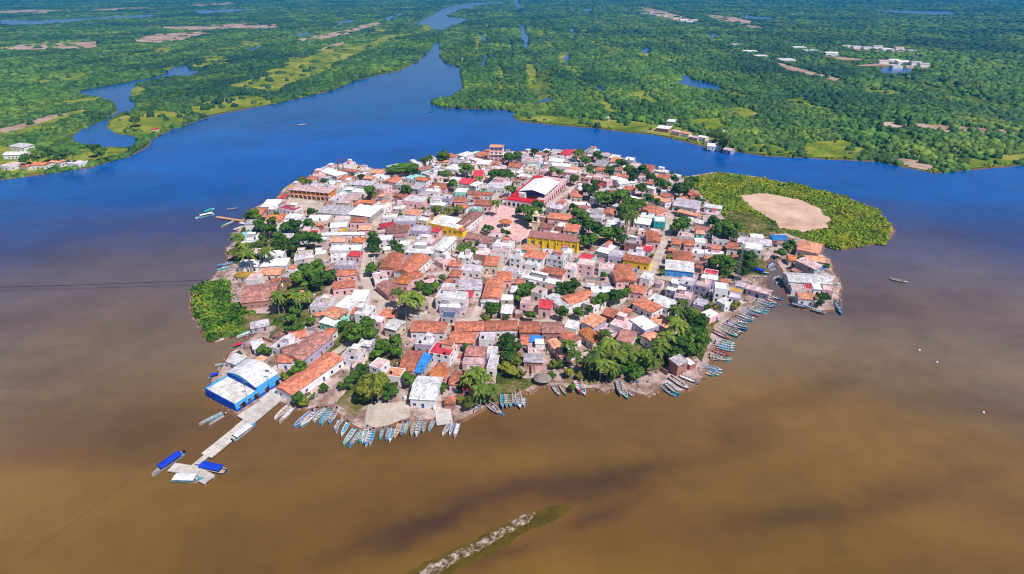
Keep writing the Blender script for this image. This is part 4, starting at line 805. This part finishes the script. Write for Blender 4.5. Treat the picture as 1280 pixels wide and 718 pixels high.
# ------------------------------------------------------------------ boats
BCOL = {'w': ('white', (.78, .76, .80)), 'b': ('blue', (.03, .22, .62)), 'l': ('light blue', (.10, .40, .58)), 't': ('teal', (.02, .42, .42)), 'r': ('red', (.6, .03, .06)), 'n': ('tan', (.50, .36, .26)), 'o': ('orange', (.72, .22, .06)), 'g': ('grey', (.38, .35, .38)), 'v': ('navy', (.03, .05, .2)), 'p': ('lilac', (.42, .30, .48))}
def hull_meshes():
    S = [(-4, .72), (-3, .80), (-1, .84), (1, .80), (2.4, .60), (3.4, .32), (4.2, .03)]      # half beam along a hull 8.2 m long
    mb = MB(); rim = []
    for (x, b) in S: rim.append([(x, -b, .55+.04*max(0, x)**1.3), (x-.1*(x > 3), -b*.55, -.18), (x-.1*(x > 3), b*.55, -.18), (x, b, .55+.04*max(0, x)**1.3)])
    for i in range(len(S)-1):
        a, c = rim[i], rim[i+1]
        for j in range(3): mb.poly([a[j], a[j+1], c[j+1], c[j]][::-1])
    mb.poly(rim[0])
    fl = MB()
    for i in range(len(S)-1):
        (x0, b0), (x1, b1) = S[i], S[i+1]; fl.poly([(x0+.02, -b0*.8, .12), (x1, -b1*.8, .12), (x1, b1*.8, .12), (x0+.02, b0*.8, .12)])
    gw = MB()
    for s in (-1, 1):
        for i in range(len(S)-1):
            a = rim[i][0 if s < 0 else 3]; c = rim[i+1][0 if s < 0 else 3]; q = .12
            gw.hull8([(a[0], a[1], a[2]-.03), (c[0], c[1], c[2]-.03), (c[0], c[1]-s*q*(i < 5), c[2]-.03), (a[0], a[1]-s*q, a[2]-.03)][::s], [(a[0], a[1], a[2]+.05), (c[0], c[1], c[2]+.05), (c[0], c[1]-s*q*(i < 5), c[2]+.05), (a[0], a[1]-s*q, a[2]+.05)][::s])
    fd = MB(); fd.poly([(2.4, -.55, .66), (3.4, -.3, .76), (4.15, 0, .86), (3.4, .3, .76), (2.4, .55, .66)])
    return mb, fl, gw, fd
HB = hull_meshes(); _bm = {}
bench = MB(); bench.box(-.14, .14, -.66, .66, .38, .46); motor = MB(); motor.box(-4.45, -4.05, -.18, .18, .45, 1.05); motor.box(-4.4, -4.25, -.06, .06, -.3, .45)
def bmesh_(part, c):
    k = (part, c)
    if k not in _bm: _bm[k] = HB[part].mesh(('hull', 'floor', 'gunwale', 'foredeck')[part], worn('boat_'+BCOL[c][0].replace(' ', '_'), BCOL[c][1], tuple(q*.7 for q in BCOL[c][1]), rough=.45, spec=.4, stain=.3, var=.12))
    return _bm[k]
BEN = {c: bench.mesh('bench', worn('boat_'+BCOL[c][0].replace(' ', '_'), BCOL[c][1])) for c in 'wlgn'}; MOT = motor.mesh('outboard_motor', M_black)
def boat(x1, y1, x2, y2, c, canopy=None, z=None):
    mid = P((x1+x2)/2, (y1+y2)/2); iy, ix = int(mid.y-OY0), int(mid.x-OX0)
    onland = bool(inpoly(np.array([mid.x]), np.array([mid.y]), isle)[0]); zb = .8 if onland else .05
    a, b = P(x1, y1, zb+.3), P(x2, y2, zb+.3); d = b-a; L_ = max(5, min(13, d.length*1.08)); s = L_/8.3
    o = empty('motor_boat', (*((a+b)/2).xy, zb), math.atan2(d.y, d.x)); sy = min(s, 1.3)*random.uniform(1.1, 1.4)
    if c in 'lb' and not canopy and random.random() < .5: c = random.choice('wgnvrbp')
    ic = random.choice('wlggnn'); tr = random.choice('wwwtgnb' if c not in 'wr' else 'wwlbtgr')
    def pt(n, me, loc=None, sc_=None): return link(n, me, o, loc, None, sc_ or (s, sy, sy))
    pt('hull', bmesh_(0, c)); pt('floor', bmesh_(1, ic if ic != c else 'g')); pt('gunwale', bmesh_(2, tr)); pt('foredeck', bmesh_(3, tr if random.random() < .5 else c))
    for k in (-2.6, -1.2, .2, 1.5): link('bench', BEN[ic], o, (k*s, 0, 0), None, (1, sy, sy))
    if random.random() < .5: pt('outboard_motor', MOT)
    look = f"{'beached' if onland else 'moored'} {BCOL[c][0]} boat with {BCOL[tr][0]} rim"
    if canopy:
        cm = MB(); w2 = .95; xs = np.linspace(-3.2, 2.0, 2)
        ys = [(-w2, 1.9), (-w2*.5, 2.15), (0, 2.22), (w2*.5, 2.15), (w2, 1.9)]
        for i in range(4): cm.hull8([(-3.3, ys[i][0], ys[i][1]), (2.2, ys[i][0], ys[i][1]), (2.2, ys[i+1][0], ys[i+1][1]), (-3.3, ys[i+1][0], ys[i+1][1])], [(-3.3, ys[i][0], ys[i][1]+.06), (2.2, ys[i][0], ys[i][1]+.06), (2.2, ys[i+1][0], ys[i+1][1]+.06), (-3.3, ys[i+1][0], ys[i+1][1]+.06)])
        cm.build('canopy', worn('canvas_'+BCOL[canopy][0].replace(' ', '_'), BCOL[canopy][1] if canopy != 'b' else (.01, .05, .55), var=.05), o, scale=(s, sy, 1))
        pm = MB(); [pm.tube((x, y, .5), (x, y, 1.92), .03, .03, 4) for x in (-3, -.5, 1.9) for y in (-.7, .7)]; pm.build('posts', M_white, o, scale=(s, sy, 1))
        look = f"{BCOL[c][0]} boat shaded by a {BCOL[canopy][0]} canopy"
    later(o, look, 'boat', 'boats around the island shore'); return o
BT = """278 517 250 531 n;280 520 262 531 g;229 568 192 594 g b;217 600 254 601 w w;281 590 245 583 v b;292 551 319 531 b w;368 508 350 529 g;390 516 369 534 b;396 514 377 534 l;407 511 393 527 w;415 513 402 531 t;421 512 412 530 b;431 522 418 536 n;435 529 427 545 w;443 537 430 556 t;449 541 437 559 l;452 539 446 551 n;459 535 453 553 w;463 540 457 558 w
487 535 483 551 b;492 537 487 552 w;500 530 493 548 o;507 529 501 545 l;516 523 512 534 o;521 525 514 545 p;527 525 520 545 w;543 525 536 539 l;563 529 553 545 n;567 530 562 544 w;573 530 568 547 p;603 501 593 515 l;606 502 625 519 l;628 494 628 510 p;633 494 633 509 w;638 494 638 509 t;647 491 650 511 r;655 498 655 509 w;690 480 699 495 w;725 479 731 495 p;775 482 784 499 t;783 485 790 496 w
827 483 845 497 w;838 472 859 487 n;850 470 874 480 n;876 455 893 465 w;881 457 902 464 t;884 463 899 470 t;888 449 914 450 g;890 438 912 446 r;896 434 917 440 g;895 428 918 434 t;893 415 911 424 o;900 410 921 422 t;904 407 924 419 l;910 404 932 414 v;917 400 935 405 g;925 391 943 400 l;930 389 948 396 b;936 387 958 393 w;941 382 962 388 l;946 377 968 384 b;953 373 975 381 w;960 369 978 376 b;905 404 920 410 w;898 421 914 429 w
938 337 960 343 l b;943 346 958 347 n;968 330 960 335 w;970 336 962 339 n;975 346 966 349 w;977 351 970 355 l;1043 376 1053 397 l;1046 374 1049 390 w;1030 357 1050 356 g;1113 349 1134 354 n;990 380 1012 386 n;1015 387 1032 392 n;268 268 245 273 w w;255 268 268 262 t t;292 277 277 284 b;300 281 311 283 b w;288 292 297 291 w;288 307 297 308 w;284 262 297 261 v;291 329 272 333 b;287 334 272 338 t;320 413 297 422 w;304 432 289 437 r r;313 426 296 433 n
275 470 261 473 l b;273 476 262 481 b;268 457 282 455 t;818 163 810 164 w;800 164 808 165 g;878 186 888 189 b;372 157 382 156 g;536 140 541 140 v"""
BT += ";888 445 912 452 t;892 441 915 447 b;894 431 917 437 l;898 425 918 431 t;896 418 914 426 l;903 412 922 420 w;907 407 927 417 t;913 402 934 411 t;920 397 938 403 l;922 394 942 402 w;928 387 947 395 t;938 385 960 390 t;943 380 965 385 b;948 374 970 381 t;886 460 902 468 w;874 462 892 471 t;832 480 848 494 t;772 478 776 494 w;396 512 380 528 w;403 512 391 526 l;411 514 399 530 b;424 526 420 541 w;456 538 450 554 t;467 538 462 556 w;479 536 475 550 t;510 527 506 542 w;531 525 529 541 n;616 508 630 520 w;643 492 644 508 b;719 477 726 492 w;700 480 707 494 t;361 508 344 524 w;290 420 270 428 n"
for row in BT.replace('\n', ';').split(';'):
    f = row.split(); boat(*map(float, f[:4]), f[4], f[5] if len(f) > 5 else None)
# ------------------------------------------------------------------ jetty and piers
def deck(name, pts, width, zt, look, mat=M_pier, cat='jetty', piles=True):
    o = empty(name, (pts[0].x, pts[0].y, 0)); tag(o, look, cat); org = Vector((pts[0].x, pts[0].y, 0))
    for i in range(len(pts)-1):
        a, b = pts[i]-org, pts[i+1]-org; wd = width[i]; d = (b-a); d.z = 0; L_ = d.length; an = math.atan2(d.y, d.x); mb = MB()
        mb.box(0, L_, -wd/2, wd/2, zt-.35+.013*i, zt+.013*i); mb.box(0, L_, -wd/2-.08, -wd/2-.003, zt-.45, zt+.1); mb.box(0, L_, wd/2+.003, wd/2+.08, zt-.45, zt+.1)
        [mb.box(xj, xj+.12, -wd/2+.05, wd/2-.05, zt+.013*i+.002, zt+.013*i+.012, 1) for xj in np.arange(3, L_-1, 3.2)]; mb.build('deck', [mat, worn('joint_dark', (.28, .24, .22))], o, loc=(a.x, a.y, 0), rot=(0, 0, an))
        if piles:
            mb = MB(); [mb.tube((x, s*wd*.38, -1.2), (x, s*wd*.38, zt-.2), .16) for x in np.arange(1, L_, 4) for s in (-1, 1)]; mb.build('pile', M_conc, o, loc=(a.x, a.y, 0), rot=(0, 0, an))
    return o
deck('jetty', [P(*q, 1.0) for q in ((347, 497), (300, 536), (258, 570), (240, 585))], [5.0, 4.6, 1.8], 1.15, 'long pale concrete jetty running out from the blue waterfront building')
deck('landing_stage', [P(*q, 1.0) for q in ((214, 584), (240, 588), (262, 600))], [3.6, 4.2], 1.10, 'angled concrete landing stage at the far end of the jetty', cat='landing stage')
deck('quay', [P(*q, 1.0) for q in ((300, 522), (330, 503), (352, 487))], [3.5, 6.0], 1.02, 'pale quay apron below the blue waterfront building', cat='quay', piles=False)
deck('wooden_pier', [P(*q, 1.0) for q in ((303, 276), (270, 271))], [2.4], 1.0, 'little orange-tinted pier reaching west from the tree clump', mat=worn('rusty_deck', (.62, .34, .2)), cat='pier')
deck('wooden_pier', [P(*q, 1.0) for q in ((306, 282), (292, 287))], [1.6], 1.0, 'short side pier beside the canopied boats west of the trees', cat='pier')
deck('boat_ramp', [P(*q, 1.0) for q in ((553, 508), (556, 530))], [6], .9, 'pale concrete boat ramp between two groups of boats on the south beach', cat='ramp', piles=False)
for (x, y) in ((1149, 438), (1171, 453), (1229, 516)):
    p = P(x, y, 0); o = empty('mooring_buoy', (p.x, p.y, 0)); mb = MB(); rr_ = [(.15, -.25), (.5, -.05), (.55, .2), (.35, .5), (.1, .6)]
    for (ra, za), (rb, zb) in zip(rr_, rr_[1:]): mb.hull8([(ra*math.cos(k*.785), ra*math.sin(k*.785), za) for k in range(8)], [(rb*math.cos(k*.785), rb*math.sin(k*.785), zb) for k in range(8)])
    mb.build('float', M_white, o); mb = MB(); mb.tube((0, 0, .5), (0, 0, 1.1), .05); mb.build('stick', M_steel, o)
    tag(o, {1149: 'small white buoy upper left of a pair on the open eastern water', 1171: 'small white buoy lower right of a pair on the open eastern water', 1229: 'lone small white buoy far out on the southeastern water'}[x], 'buoy', 'buoys on the eastern water')
# cables crossing the water
def cable(x1, y1, x2, y2, z, look, r=.10):
    mb = MB(); a, b = P(x1, y1, z), P(x2, y2, z); prev = a
    for i in range(1, 25):
        t = i/24; q = a.lerp(b, t); q.z = z-1.2*math.sin(math.pi*t)*(z > 2); mb.tube(prev, q, r, r, 4); prev = q
    tag(mb.build('cable', M_black), look, 'cable')
cable(-200, 362, 262, 350, 4.0, 'thin dark cable crossing the western water to the green lobe', .16); cable(30, 700, 240, 540, .25, 'thin dark mooring line trailing southwest across brown water', .025)
# ------------------------------------------------------------------ hamlets
def far_house(row, grp):
    f = row.split(); x1, y1, x2, y2, d, H = map(float, f[:6]); house(P(x1, y1, .5+H), P(x2, y2, .5+H), d, H, f[6], f[7], f[8], grp=grp, reg=False, base=.5, name='stilt_house' if 'stilt' in grp else 'house')
for row in "820 160 836 162 12 4 s W k;833 152 843 153 10 5 s W g;839 164 850 166 8 4 g P p;850 166 861 168 8 3.5 g S w;861 171 872 173 8 3.5 f P p;872 171 882 173 8 4 g W w;881 176 890 177 7 4 f P c;884 183 902 184 12 4 g W w;903 187 914 189 10 3.5 g P l;896 164 904 165 8 4 f W w;893 178 901 179 8 3.5 f G w;756 147 762 147 6 3.5 f W w".split(';'): far_house(row, 'stilt houses across the channel')
for row in "2 194 27 194 12 4 g W w;10 183 29 185 11 4 s W w;37 207 55 207 11 4 g O w;61 203 75 204 10 4 g S w;83 204 98 205 9 4 f W w;0 207 12 208 12 4 f P w;22 208 34 209 7 3.5 g T c;100 202 108 203 6 3 f P c;189 162 196 162 6 3 g R c".split(';'): far_house(row, 'houses on the west bank')
for i, (x, y) in enumerate([(805, 18), (815, 16), (822, 20), (832, 22), (845, 24), (855, 27), (862, 29), (868, 27), (1060, 60), (1072, 61), (1085, 62), (1098, 61), (1110, 64), (1125, 63), (1140, 66), (1105, 80), (1118, 79), (1130, 81), (1146, 82), (1156, 84), (1122, 86), (920, 58), (938, 67), (952, 73), (1000, 62), (1014, 66), (1040, 70), (985, 78), (1238, 190)][:28]):
    p = P(x, y, .5); s = 9+8*random.random()
    house(p-Vector((s, 0, 0)), p+Vector((s, 0, 0)), s*1.3, 5, random.choice('gf'), random.choice('WWPG'), 'w', grp='distant settlement houses', reg=False, base=.5, windows=False)
for (x, y, k) in ((88, 190, 'p'), (108, 187, 'p'), (118, 186, 'b'), (78, 195, 'b'), (125, 190, 'b'), (60, 192, 'b'), (905, 178, 'b'), (910, 172, 'p'), (900, 172, 'b'), (45, 196, 'b'), (32, 200, 'b'), (165, 148, 'p'), (168, 150, 'b')):
    tree(x, y, 8 if k == 'b' else 6, k, mark=False)
def children(o): return [c for c in bpy.data.objects if c.parent == o]
hs_ = [q for q in PENDING if q[2] == 'house']
def seen_size(q):
    ws = [c for c in q[0].children if c.name.startswith('wall')]
    d = ws[0].dimensions if ws else Vector((5, 5, 3)); return d.x*(d.y*.5+d.z)*pxpm(q[0].location)**2
bpy.context.view_layer.update()
hs_.sort(key=seen_size, reverse=True); rest = hs_[294:]; rids = set(id(q[0]) for q in rest)
PENDING[:] = [q for q in PENDING if id(q[0]) not in rids]
if rest:
    VV, FF, MM, mats = [], [], [], []
    for q in rest:
        st = list(q[0].children)
        dead = [q[0]]
        while st:
            o = st.pop(); st += list(o.children); dead.append(o); me = o.data; M_ = o.matrix_world; n0 = len(VV)
            VV += [tuple(M_ @ v.co) for v in me.vertices]
            for p_ in me.polygons:
                FF.append(tuple(n0+i for i in p_.vertices)); m_ = me.materials[p_.material_index]
                if m_ not in mats: mats.append(m_)
                MM.append(mats.index(m_))
        for o in dead: bpy.data.objects.remove(o)
    me = bpy.data.meshes.new('village_backdrop_houses'); me.from_pydata(VV, [], FF)
    for m_ in mats: me.materials.append(m_)
    me.polygons.foreach_set('material_index', MM); me.update()
    tag(link('remaining_houses', me), 'smallest and farthest houses packed between the others of the village', 'houses', kind='stuff')
print('stuff houses', len(rest))
flush_labels()
# ------------------------------------------------------------------ vegetation masses (stuff)
def dome_protos(n, sub):
    import bmesh
    out = []
    bm = bmesh.new(); bmesh.ops.create_icosphere(bm, subdivisions=sub, radius=1); bm.verts.ensure_lookup_table()
    V0 = np.array([v.co[:] for v in bm.verts]); F0 = np.array([[v.index for v in f.verts] for f in bm.faces]); bm.free()
    keep = V0[F0][:, :, 2].max(1) > -.15; F0 = F0[keep]; used = np.unique(F0); mp = -np.ones(len(V0), int); mp[used] = np.arange(len(used)); F0 = mp[F0]; V0 = V0[used]
    for i in range(n):
        r = rng.uniform(.62, 1.22, (len(V0), 1)); V = V0*r; V[:, 2] = np.where(V0[:, 2] < .05, -.35, V[:, 2]); out.append((V, F0))
    return out
def scatter(name, X, Y, Rr, Hh, zb, mat, protos):
    n = len(X); pid = rng.integers(0, len(protos), n); VV, FF, TT = [], [], []; off = 0
    for k, (V, F) in enumerate(protos):
        ix = np.where(pid == k)[0]
        if not len(ix): continue
        a = rng.uniform(0, 6.28, len(ix)); ca, sa = np.cos(a)[:, None], np.sin(a)[:, None]
        vx = (V[None, :, 0]*ca-V[None, :, 1]*sa)*Rr[ix, None]+X[ix, None]; vy = (V[None, :, 0]*sa+V[None, :, 1]*ca)*Rr[ix, None]*rng.uniform(.8, 1.2, len(ix))[:, None]*1.0
        vy = vy+Y[ix, None]; vz = V[None, :, 2]*Hh[ix, None]+zb
        W = np.stack([vx, vy, np.broadcast_to(vz, vx.shape)], 2).reshape(-1, 3)
        fi = (F[None]+(np.arange(len(ix))*len(V))[:, None, None]+off).reshape(-1, F.shape[1]); off += len(W)
        VV.append(W); FF.append(fi); TT.append(np.repeat(rng.uniform(0, 1, len(ix)), len(V)))
    me = fast_mesh(name, np.concatenate(VV), np.concatenate(FF), mat, np.concatenate(TT)); return link(name, me)
M_mang = leafy('mangrove_leaves', (.028, .078, .014), (.066, .150, .022), (.145, .205, .024), .010, tint=True, big=(.0028, (.018, .060, .026)), stretch=(.022, .0022, 1))
M_reed = leafy('marsh_shrub_leaves', (.10, .18, .008), (.22, .30, .010), (.36, .33, .02), .045, tint=True, lo=.7, hi=1.2)
M_lobe = leafy('shore_thicket_leaves', (.04, .11, .010), (.09, .19, .012), (.22, .23, .02), .10, tint=True)
xs, ys, ss = [], [], []
r0 = 440.0
while r0 < 7000:
    sp = max(4.2, r0/150); r1 = r0+sp
    nA = int(1.16*2*(r0)/sp); th = np.linspace(-.90, .90, int(1.8*r0/sp))
    th = th+rng.normal(0, .35*sp/r0, len(th)); rr = r0+rng.uniform(-.6, .6, len(th))*sp
    xs.append(rr*np.sin(th)); ys.append(rr*np.cos(th)); ss.append(np.full(len(th), sp)); r0 = r1*1.0
X, Y, S = map(np.concatenate, (xs, ys, ss))
ok = inpoly(X, Y, landL) | inpoly(X, Y, landM)
for q in PONDW: ok &= ~(inpoly(X, Y, q) | inpoly(X, Y+np.maximum(9, S*1.1), q))
for q in CLEARW: ok &= ~((inpoly(X, Y, q) | inpoly(X, Y+np.maximum(10, S*1.6), q)) & (rng.random(len(X)) > .07))
ok &= (inpoly(X, Y+8, landL) | inpoly(X, Y+8, landM))
XW = X+55*np.sin(Y*.0021+.5)+22*np.sin(Y*.0057+2)
rg = np.sin(XW*.105)+np.sin(XW*.049+1.1)*1.1+np.sin(XW*.0213+2.3)*1.1+.5*np.sin(Y*.004+XW*.01)
f1 = np.sin(X*.021+1.3*np.sin(Y*.006))+np.sin(Y*.013+1.7*np.sin(X*.009+2))+np.sin((X+Y)*.034)*.7+np.sin((X*1.7-Y)*.011)*.8
ok &= rng.random(len(X)) < np.clip(.88+.27*rg-.10*(f1-1.0), .14, .995)
ok0 = ok; X, Y, S = X[ok], Y[ok], S[ok]; print('mangrove crowns', len(X))
near = np.hypot(X, Y) < 1300
Rr = S*np.clip(rng.lognormal(-.30, .30, len(X)), .35, 1.35); Hh = np.minimum(Rr*1.2, 4.0+rng.uniform(-1.2, 1.8, len(X)))*np.clip(1+.12*f1[ok0]+.16*rg[ok0], .45, 1.6)
o = scatter('mangrove_forest', X[near], Y[near], Rr[near], Hh[near], .6, M_mang, dome_protos(8, 2)); tag(o, 'dense green mangrove forest covering the marshland beyond the channel', 'mangrove forest', kind='stuff')
o = scatter('distant_woodland', X[~near], Y[~near], Rr[~near], Hh[~near], .5, M_mang, dome_protos(8, 1)); tag(o, 'hazy far-off woodland stretching to the top of the view', 'woodland', kind='stuff')
# leafy bushes for the marsh and the lobe
def leaf_protos(n, lf):
    out = []
    for i in range(n):
        d = rng.normal(size=(lf, 3)); d[:, 2] = abs(d[:, 2]); d /= np.linalg.norm(d, axis=1)[:, None]; c = d*rng.uniform(.55, 1.05, (lf, 1))
        nr = d+rng.normal(size=(lf, 3))*.5; nr /= np.linalg.norm(nr, axis=1)[:, None]; t = np.cross(nr, rng.normal(size=(lf, 3))); t /= np.linalg.norm(t, axis=1)[:, None]; b = np.cross(nr, t); s = .26*rng.uniform(.6, 1.3, (lf, 1))
        V = np.stack([c-t*s-b*s*.5, c+t*s*.5-b*s, c+t*s+b*s*.5, c-t*s*.5+b*s], 1).reshape(-1, 3); out.append((V, np.arange(len(V)).reshape(-1, 4)))
    return out
LP = leaf_protos(8, 46)
def fill(poly, step, excl=(), keep=1.0):
    x0, x1 = min(p.x for p in poly), max(p.x for p in poly); y0, y1 = min(p.y for p in poly), max(p.y for p in poly)
    A_, B_ = np.meshgrid(np.arange(x0, x1, step), np.arange(y0, y1, step)); A_ = A_.ravel()+rng.uniform(-.5, .5, A_.size)*step; B_ = B_.ravel()+rng.uniform(-.5, .5, B_.size)*step
    k = inpoly(A_, B_, poly) & (rng.random(A_.size) < keep)
    for e in excl: k &= ~inpoly(A_, B_, e)
    return A_[k], B_[k]
trackW = pxpoly("905 262 940 268 990 292 985 300 955 296 910 286", G0)
X, Y = fill(marshW, 1.75, (sandW, trackW)); s = rng.uniform(.9, 2.1, len(X)); o = scatter('marsh_shrubs', X, Y, s, s*rng.uniform(.35, .9, len(X))*(1+.5*np.sin(X*.16+1)*np.sin(Y*.13)), G0, M_reed, LP); tag(o, 'bright yellow green marsh shrubs ringing the bare sandy field', 'marsh shrubs', kind='stuff')
X, Y = fill(marshW, 6, (sandW, trackW), .5); s = rng.uniform(1.8, 3.4, len(X)); o = scatter('marsh_bushes', X, Y, s, s*rng.uniform(.6, .9, len(X)), G0, M_reed, LP); tag(o, 'taller bushes dotted through the yellow green marsh', 'marsh bushes', kind='stuff')
X, Y = fill(lobeW, 2.2, (pxpoly("310 425 345 410 345 385 300 396", G0),), .95); s = rng.uniform(.9, 2.6, len(X)); o = scatter('shore_thicket', X, Y, s, s*rng.uniform(.6, 1.3, len(X)), G0, M_lobe, LP); tag(o, 'bright green thicket on the rounded western lobe of the island', 'thicket', kind='stuff')
X, Y = fill(trackW, 3.2, (sandW,), .5); s = rng.uniform(.5, 1.1, len(X))
xs, ys = [X], [Y]
for s_ in GREENS:
    a, b = fill(pxpoly(s_, G0), 2.6, (), .5); k = ~occ[np.clip((b-OY0).astype(int), 0, OH-1), np.clip((a-OX0).astype(int), 0, OW-1)]; xs.append(a[k]); ys.append(b[k])
X = np.concatenate(xs); Y = np.concatenate(ys); s = rng.uniform(.5, 1.3, len(X)); o = scatter('undergrowth', X, Y, s, s*.8, G0, M_lobe, LP); tag(o, 'low weedy undergrowth between houses and along the shores', 'undergrowth', kind='stuff')
# rubble along the island shore and junk in the yards
def junk_mat():
    m, t, b = node_mat('junk'); at = N(t, 'ShaderNodeAttribute', attribute_name='tint')
    r = ramp(t, [(0, (.10, .06, .045)), (.25, (.22, .13, .10)), (.45, (.34, .28, .27)), (.60, (.60, .56, .58)), (.70, (.70, .66, .68)), (.78, (.45, .10, .08)), (.86, (.05, .16, .42)), (.93, (.06, .08, .05)), (1, (.30, .22, .40))]); r.color_ramp.interpolation = 'CONSTANT'
    t.links.new(at.outputs['Fac'], r.inputs[0]); t.links.new(r.outputs[0], b.inputs['Base Color']); b.inputs['Roughness'].default_value = .8; return m
def rock_mat():
    m, t, b = node_mat('shore_rock'); at = N(t, 'ShaderNodeAttribute', attribute_name='tint')
    r = ramp(t, [(0, (.09, .05, .035)), (.5, (.24, .14, .10)), (1, (.42, .31, .27))]); t.links.new(at.outputs['Fac'], r.inputs[0]); t.links.new(r.outputs[0], b.inputs['Base Color']); b.inputs['Roughness'].default_value = .9; return m
xs, ys = [], []
for i, p in enumerate(isle):
    q = isle[(i+1) % len(isle)]
    for _ in range(7 if p.y < 420 else 3): c_ = p.lerp(q, random.random()); xs.append(c_.x+random.gauss(0, 1.0)); ys.append(c_.y+random.gauss(0, 1.0))
X, Y = np.array(xs), np.array(ys); s = rng.uniform(.25, .8, len(X)); o = scatter('shore_rubble', X, Y, s, s*.8, .1, rock_mat(), dome_protos(5, 1)); tag(o, 'brown rubble and broken rock along the island waterline', 'rubble', kind='stuff')
CB = [(np.array([(x, y, z) for z in (-.1, h) for x, y in ((-.5*a, -.5), (.5*a, -.5), (.5*a, .5), (-.5*a, .5))]), np.array([(4, 5, 6, 7), (0, 1, 5, 4), (1, 2, 6, 5), (2, 3, 7, 6), (3, 0, 4, 7)])) for a, h in ((1, .9), (2.2, .5), (.6, 1.5), (1.5, .25))]
free = np.argwhere(~occ | ((gx+gy) < -1e9)); pk = free[rng.integers(0, len(free), 1500)]
X = pk[:, 1]+OX0+rng.random(len(pk)); Y = pk[:, 0]+OY0+rng.random(len(pk)); s = rng.uniform(.35, 1.25, len(X)); o = scatter('yard_junk', X, Y, s, s, G0+.05, junk_mat(), CB); tag(o, 'scattered crates, barrels, boards and junk lying in the yards', 'junk', kind='stuff')
# fringe along the far banks
xs, ys = [], []
for L_ in (landL, landM):
    for p in L_:
        if p.y < 1500 and abs(p.x) < p.y*1.1 and random.random() < .85:
            for _ in range(3): xs.append(p.x+random.gauss(0, 2.5)); ys.append(p.y+random.uniform(.5, 7))
X, Y = np.array(xs), np.array(ys); ok = inpoly(X, Y, landL) | inpoly(X, Y, landM); X, Y = X[ok], Y[ok]; s = rng.uniform(1.5, 3.2, len(X))
o = scatter('bank_reeds', X, Y, s, s*.9, .4, M_reed, LP); tag(o, 'yellow green reeds fringing the far banks of the channel', 'reeds', kind='stuff')
# ------------------------------------------------------------------ haze
hm = bpy.data.materials.new('haze'); hm.use_nodes = True; t = hm.node_tree; t.nodes.remove(t.nodes['Principled BSDF'])
pv = N(t, 'ShaderNodeVolumePrincipled'); pv.inputs['Color'].default_value = (.0, .34, .80, 1); pv.inputs['Density'].default_value = .00014; pv.inputs['Anisotropy'].default_value = 0
t.links.new(pv.outputs[0], t.nodes['Material Output'].inputs['Volume'])
mb = MB(); mb.box(-13500, 13500, -400, 16000, -1.5, 156); tag(mb.build('haze', hm), kind='stuff')
